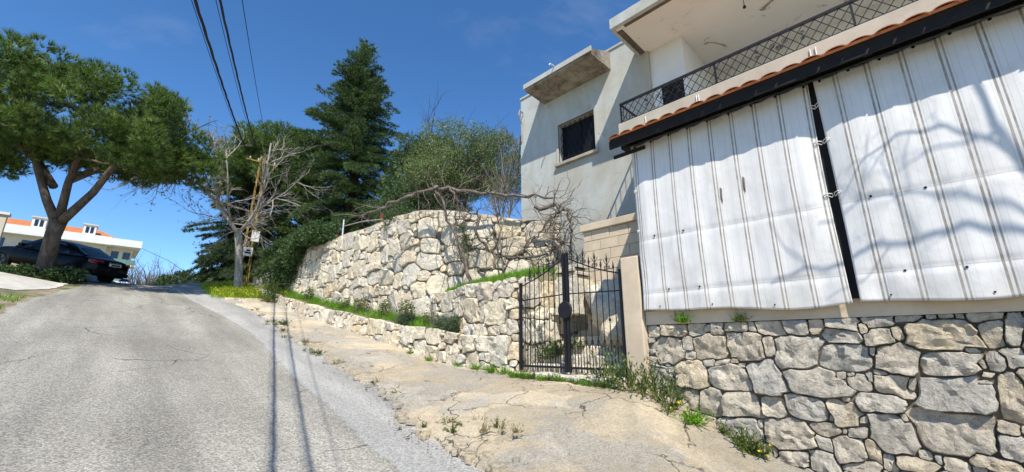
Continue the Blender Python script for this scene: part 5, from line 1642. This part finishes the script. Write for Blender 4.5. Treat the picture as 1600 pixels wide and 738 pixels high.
for x in (-8.7, -2.7):
    d = MB().box((x - .8, FY + 1.3, 20.3), (x + .8, FY + 4, 22.2)).build('dormer', M['white_wall'], ro)
    for q in (-.36, .36): pass
    MB().box((x - .95, FY + 1.1, 22.2), (x + .95, FY + 4.2, 22.4)).build('dormer', M['cream_wall'], ro)
    MB().box((x - .5, FY + 1.24, 20.8), (x - .1, FY + 1.298, 21.9)).build('dormer_window', M['glass_dark'], ro)
    MB().box((x + .1, FY + 1.24, 20.8), (x + .5, FY + 1.298, 21.9)).build('dormer_window', M['glass_dark'], ro)
for fl in range(4):
    z = 17.0 - fl * 3.0
    for x in (-23, -19.5, -16, -12.5, -9.2, -5.6, -2.2):
        w = MB().box((x - .75, FY + 1.44, z - .2), (x + .75, FY + 1.497, z + 1.3)).build('window', M['glass_dark'], ap)
        MB().box((x - .9, FY + 1.36, z - .35), (x + .9, FY + 1.496, z - .205)).build('window_sill', M['white_wall'], w)
    for x in (1.2, 2.8):
        MB().box((x - .5, FY + 2.54, z - .9), (x + .5, FY + 2.597, z + 1.3)).build('window', M['glass_dark'], ap)
    s_ = MB().box((.3, FY + .1, z - 1.55), (4.2, FY + 2.597, z - 1.25)).build('balcony', M['white_wall'], ap)
    MB().box((.35, FY + .14, z - 1.24), (4.15, FY + .2, z - .35)).build('balcony_panel', M['green_glass'], s_)
    MB().box((4.09, FY + .22, z - 1.24), (4.15, FY + 2.5, z - .35)).build('balcony_panel', M['green_glass'], s_)
    for x in range(-24, 0, 7):
        MB().box((x - 1.2, FY + .9, z - 1.55), (x + 2.2, FY + 1.497, z - 1.3)).build('balcony', M['white_wall'], ap)

# cream garden wall with pillars behind the car
gwz = base_ground(-5, 31)
gw = empty('boundary_wall', (-6, 31, gwz), 'pale cream boundary wall with square pillars behind the black car', 'wall')
MB().box((-12, 31, gwz - .5), (-4.1, 31.2, gwz + 1.5)).build('panel', M['cream_wall'], gw)
for x in (-3.9, -5.4, -7.4, -9.4):
    MB().box((x - .2, 30.9, gwz - .5), (x + .2, 31.3, gwz + 2.2)).build('pillar', M['cream_wall'], gw); MB().box((x - .28, 30.82, gwz + 2.2), (x + .28, 31.38, gwz + 2.32)).build('pillar_cap', M['white_wall'], gw)

# far bushes beyond the crest
fb_ = [('bare_bush', 'round leafless grey bush beyond the crest of the road', 'dry'), ('round_bush', 'rounded dark green bush beyond the crest beside the leafless one', 'ivy')]
r = np.random.default_rng(55)
root = empty('bare_bush', (3.3, 48.5, 3.9), fb_[0][1], 'bush'); out = []; tips = []
for k in range(75): grow((3.3 + r.normal(0, .4), 48.5 + r.normal(0, .4), 3.9), (r.normal(0, .5), r.normal(0, .5), 1.2), r.uniform(3.0, 4.4), .05, 1, 3, r, out, tips, .1, .05, (5, 7), (.3, .45), (.3, .7), 5)
tubes(out).build('stems', M['dry_twig'], root)
for (x, y, z, s, lab, mt) in ((4.3, 45.5, 6.2, 1.25, 'rounded dark green bush beyond the crest beside the leafless one', 'ivy'), (5.6, 44.2, 6.6, 1.5, 'dark green pine bush beyond the crest in front of the yellow pole', 'conifer'), (7.4, 43, 7.0, 1.6, 'larger green shrub mass beyond the crest behind the yellow pole', 'pine_far')):
    hb = rand_blobs((x, y, z), (s, s, s * .75), 24, (.35, .6), int(x * 10), .8)
    leaf_shrub('round_bush', lab, hb, 5200, .2, .09, M[mt], int(x * 7), (x, y, z - s * 1.7), 'bush')

# ---------------------------------------------------------------- lattice poles, signs, cables


def lattice_pole(x, y, z0, z1, w, label, top_w=.5):
    root = empty('lattice_pole', (x, y, z0), label, 'pole')
    H = z1 - z0
    def c(i, z):
        k = w / 2 * (1 - (1 - top_w) * (z - z0) / H); sx = (-1, 1, 1, -1)[i]; sy = (-1, -1, 1, 1)[i]; return (x + sx * k, y + sy * k, z)
    for i in range(4): MB().bar(c(i, z0 - .3), c(i, z1), .032).build('leg', M['yellow_steel'], root)
    n = int(H / .62)
    for k in range(n):
        za, zb = z0 + H * k / n, z0 + H * (k + 1) / n
        for i in range(4):
            j = (i + 1) % 4
            MB().bar(c(i if k % 2 else j, za), c(j if k % 2 else i, zb), .03, .012).build('brace', M['yellow_steel'], root)
    MB().bar((x - .75, y, z1 - .35), (x + .75, y, z1 - .35), .07).build('crossarm', M['yellow_steel'], root)
    for q in (-.6, -.2, .2, .6): MB().lathe([(.03, 0), (.05, .03), (.03, .07), (.05, .1), (.02, .14)], (x + q, y, z1 - .31), 'z', 8).build('insulator', M['white_plate'], root)
    return root


PX, PY = 5.2, 24.6
lp = lattice_pole(PX, PY, base_ground(PX, PY), 11.7, .40, 'yellow steel lattice pole carrying signs right behind the bare tree')
tag(MB().box((PX - .02, PY - .36, 6.85), (PX + .34, PY - .33, 7.42)).build('sign_board', M['white_plate']), 'pale blank board fixed high on the yellow lattice pole', 'sign')
sg = empty('warning_sign', (PX - .1, PY - .36, 6.0), 'small white square sign with dark pictogram on the lattice pole', 'sign')
MB().box((PX - .28, PY - .37, 6.05), (PX + .14, PY - .345, 6.5)).build('plate', M['white_plate'], sg)
b = MB(); b.box((PX - .2, PY - .376, 6.18), (PX + .06, PY - .371, 6.26)); b.box((PX - .15, PY - .376, 6.30), (PX + .01, PY - .371, 6.38)); b.build('pictogram', M['black_iron'], sg)
lattice_pole(7.0, 46.5, base_ground(7, 46.5), 9.3, .6, 'distant yellow lattice pole standing beyond the crest')


def cable(name, pts, rad, label, n=40, twist=0):
    P0 = [np.array(p, float) for p in pts]; ys = [p[1] for p in P0]
    ax = np.polyfit([p[1] for p in P0], [p[0] for p in P0], 1); az = np.polyfit([p[1] for p in P0], [p[2] for p in P0], 2)
    L = np.linspace(min(ys), max(ys), n)
    mb = MB(); mb.tube([(np.polyval(ax, y), y, np.polyval(az, y)) for y in L], rad, 6)
    if twist:
        for ph in (0, 2.1, 4.2): 
            L2 = np.linspace(min(ys), max(ys), n * 5)
            mb.tube([(np.polyval(ax, y) + twist * math.cos(y * 2.2 + ph), y, np.polyval(az, y) + twist * math.sin(y * 2.2 + ph)) for y in L2], rad * .6, 4)
    tag(mb.build(name, M['cable']), label, 'cable')


cable('overhead_cable', [(-2.15, -3.0, 4.35), (.25, 6.95, 6.59), (4.55, 24.55, 11.5)], .018, 'thick twisted black power cable running up to the lattice pole', twist=.018)
cable('overhead_cable', [(-1.9, -3.2, 4.4), (.46, 6.75, 6.59), (5.05, 24.55, 11.6)], .014, 'second black power cable beside the thick twisted one', twist=.014)
cable('overhead_cable', [(-2.3, -3.0, 4.6), (.18, 6.95, 6.75), (4.4, 24.55, 11.65)], .006, 'thin wire on the road side of the thick twisted cable')
cable('overhead_cable', [(-1.98, -3.0, 4.7), (.36, 6.9, 6.85), (4.9, 24.55, 11.75)], .006, 'thin wire running between the two black power cables')
cable('overhead_cable', [(-1.75, -3.2, 4.7), (.58, 6.7, 6.85), (5.6, 24.55, 11.75)], .007, 'thin wire on the garden side of the second power cable')
tag(MB().tube([(4.6, 101, 19.0), (7, 80, 14), (6.9, 60, 9.8), (7.0, 46.5, 9.0)], .03, 4).build('overhead_cable', M['cable']), 'thin sagging wire from the apartment block to the distant yellow pole', 'cable')

# ---------------------------------------------------------------- fence remains on the tall wall
for (y, h, lab) in ((15.75, .48, 'short rusty iron post on the wall beside the hanging shrub'), (12.25, .34, 'short rusty iron post on the wall beside the green sprig')):
    tag(MB().bar((6.2, y, 5.35), (6.2, y, 5.5 + h), .07).build('fence_post', M['rusty_iron']), lab, 'post')
tag(MB().tube([(6.2, 15.3, 6.0), (6.15, 13.6, 5.82), (6.12, 12.0, 5.55)], .02, 6).build('fence_rail', M['bark_pale']), 'pale leaning pole lying between the rusty posts on the wall', 'rail')
tag(MB().bar((6.18, 15.2, 5.4), (6.18, 15.22, 6.25), .035).build('fence_stake', M['white_plate']), 'thin pale stake beside the first rusty post on the wall', 'post')

# ---------------------------------------------------------------- loose stones and broken slab pieces on the pavement
r = random.Random(3)
frag = bpy.data.objects['pavement']
for k in range(40):
    y = 2.6 + r.uniform(0, 6) * r.uniform(.3, 1); x = interp(y, SHOULDER_L) + abs(r.gauss(0, .16)) - .05; s_ = r.uniform(.03, .10)
    n = 7; vs = []; z = base_ground(x, y) + .062; a0 = r.uniform(0, 6)
    ring = [(s_ * r.uniform(.6, 1.1) * math.cos(a0 + i * 2 * math.pi / n), s_ * r.uniform(.6, 1.1) * math.sin(a0 + i * 2 * math.pi / n)) for i in range(n)]
    for f_, dz in ((1, -.03), (1, .012), (.8, .024)):
        vs += [(x + a * f_, y + c * f_, z + dz + r.uniform(-.003, .003)) for a, c in ring]
    fs = [(l * n + i, l * n + (i + 1) % n, (l + 1) * n + (i + 1) % n, (l + 1) * n + i) for l in range(2) for i in range(n)] + [tuple(2 * n + i for i in range(n))]
    make_obj('slab_fragment', vs, fs, M['shoulder'], frag)
# fine rubble along the pavement edge and the wall foot
rr = np.random.default_rng(44); n = 2200
kind = rr.random(n); Y_ = rr.uniform(.5, 19, n) * rr.uniform(.35, 1, n) + .3
X_ = np.where(kind < .6, np.array([interp(y, SHOULDER_L) for y in Y_]) + rr.normal(0, .13, n), 5.33 - np.abs(rr.normal(0, .35, n)))
Z_ = np.array([base_ground(x, y) for x, y in zip(X_, Y_)]) + .066
s_ = rr.uniform(.005, .015, n) * (1 + (rr.random(n) < .04) * 1.2)
octa = np.array([(1, 0, 0), (0, 1, 0), (-1, 0, 0), (0, -1, 0), (0, 0, .7), (0, 0, -.7)], float)
Vv = (octa[None] * rr.uniform(.6, 1.3, (n, 6, 1)) * s_[:, None, None]) + np.stack([X_, Y_, Z_], 1)[:, None]
fo = np.array([(0, 1, 4), (1, 2, 4), (2, 3, 4), (3, 0, 4), (1, 0, 5), (2, 1, 5), (3, 2, 5), (0, 3, 5)])
Ff = (fo[None] + (np.arange(n) * 6)[:, None, None]).reshape(-1, 3)
tag(make_obj('gravel', Vv.reshape(-1, 3), Ff, M['shoulder']), 'scattered fine gravel on the tan pavement and along its edge', 'gravel', kind='stuff')
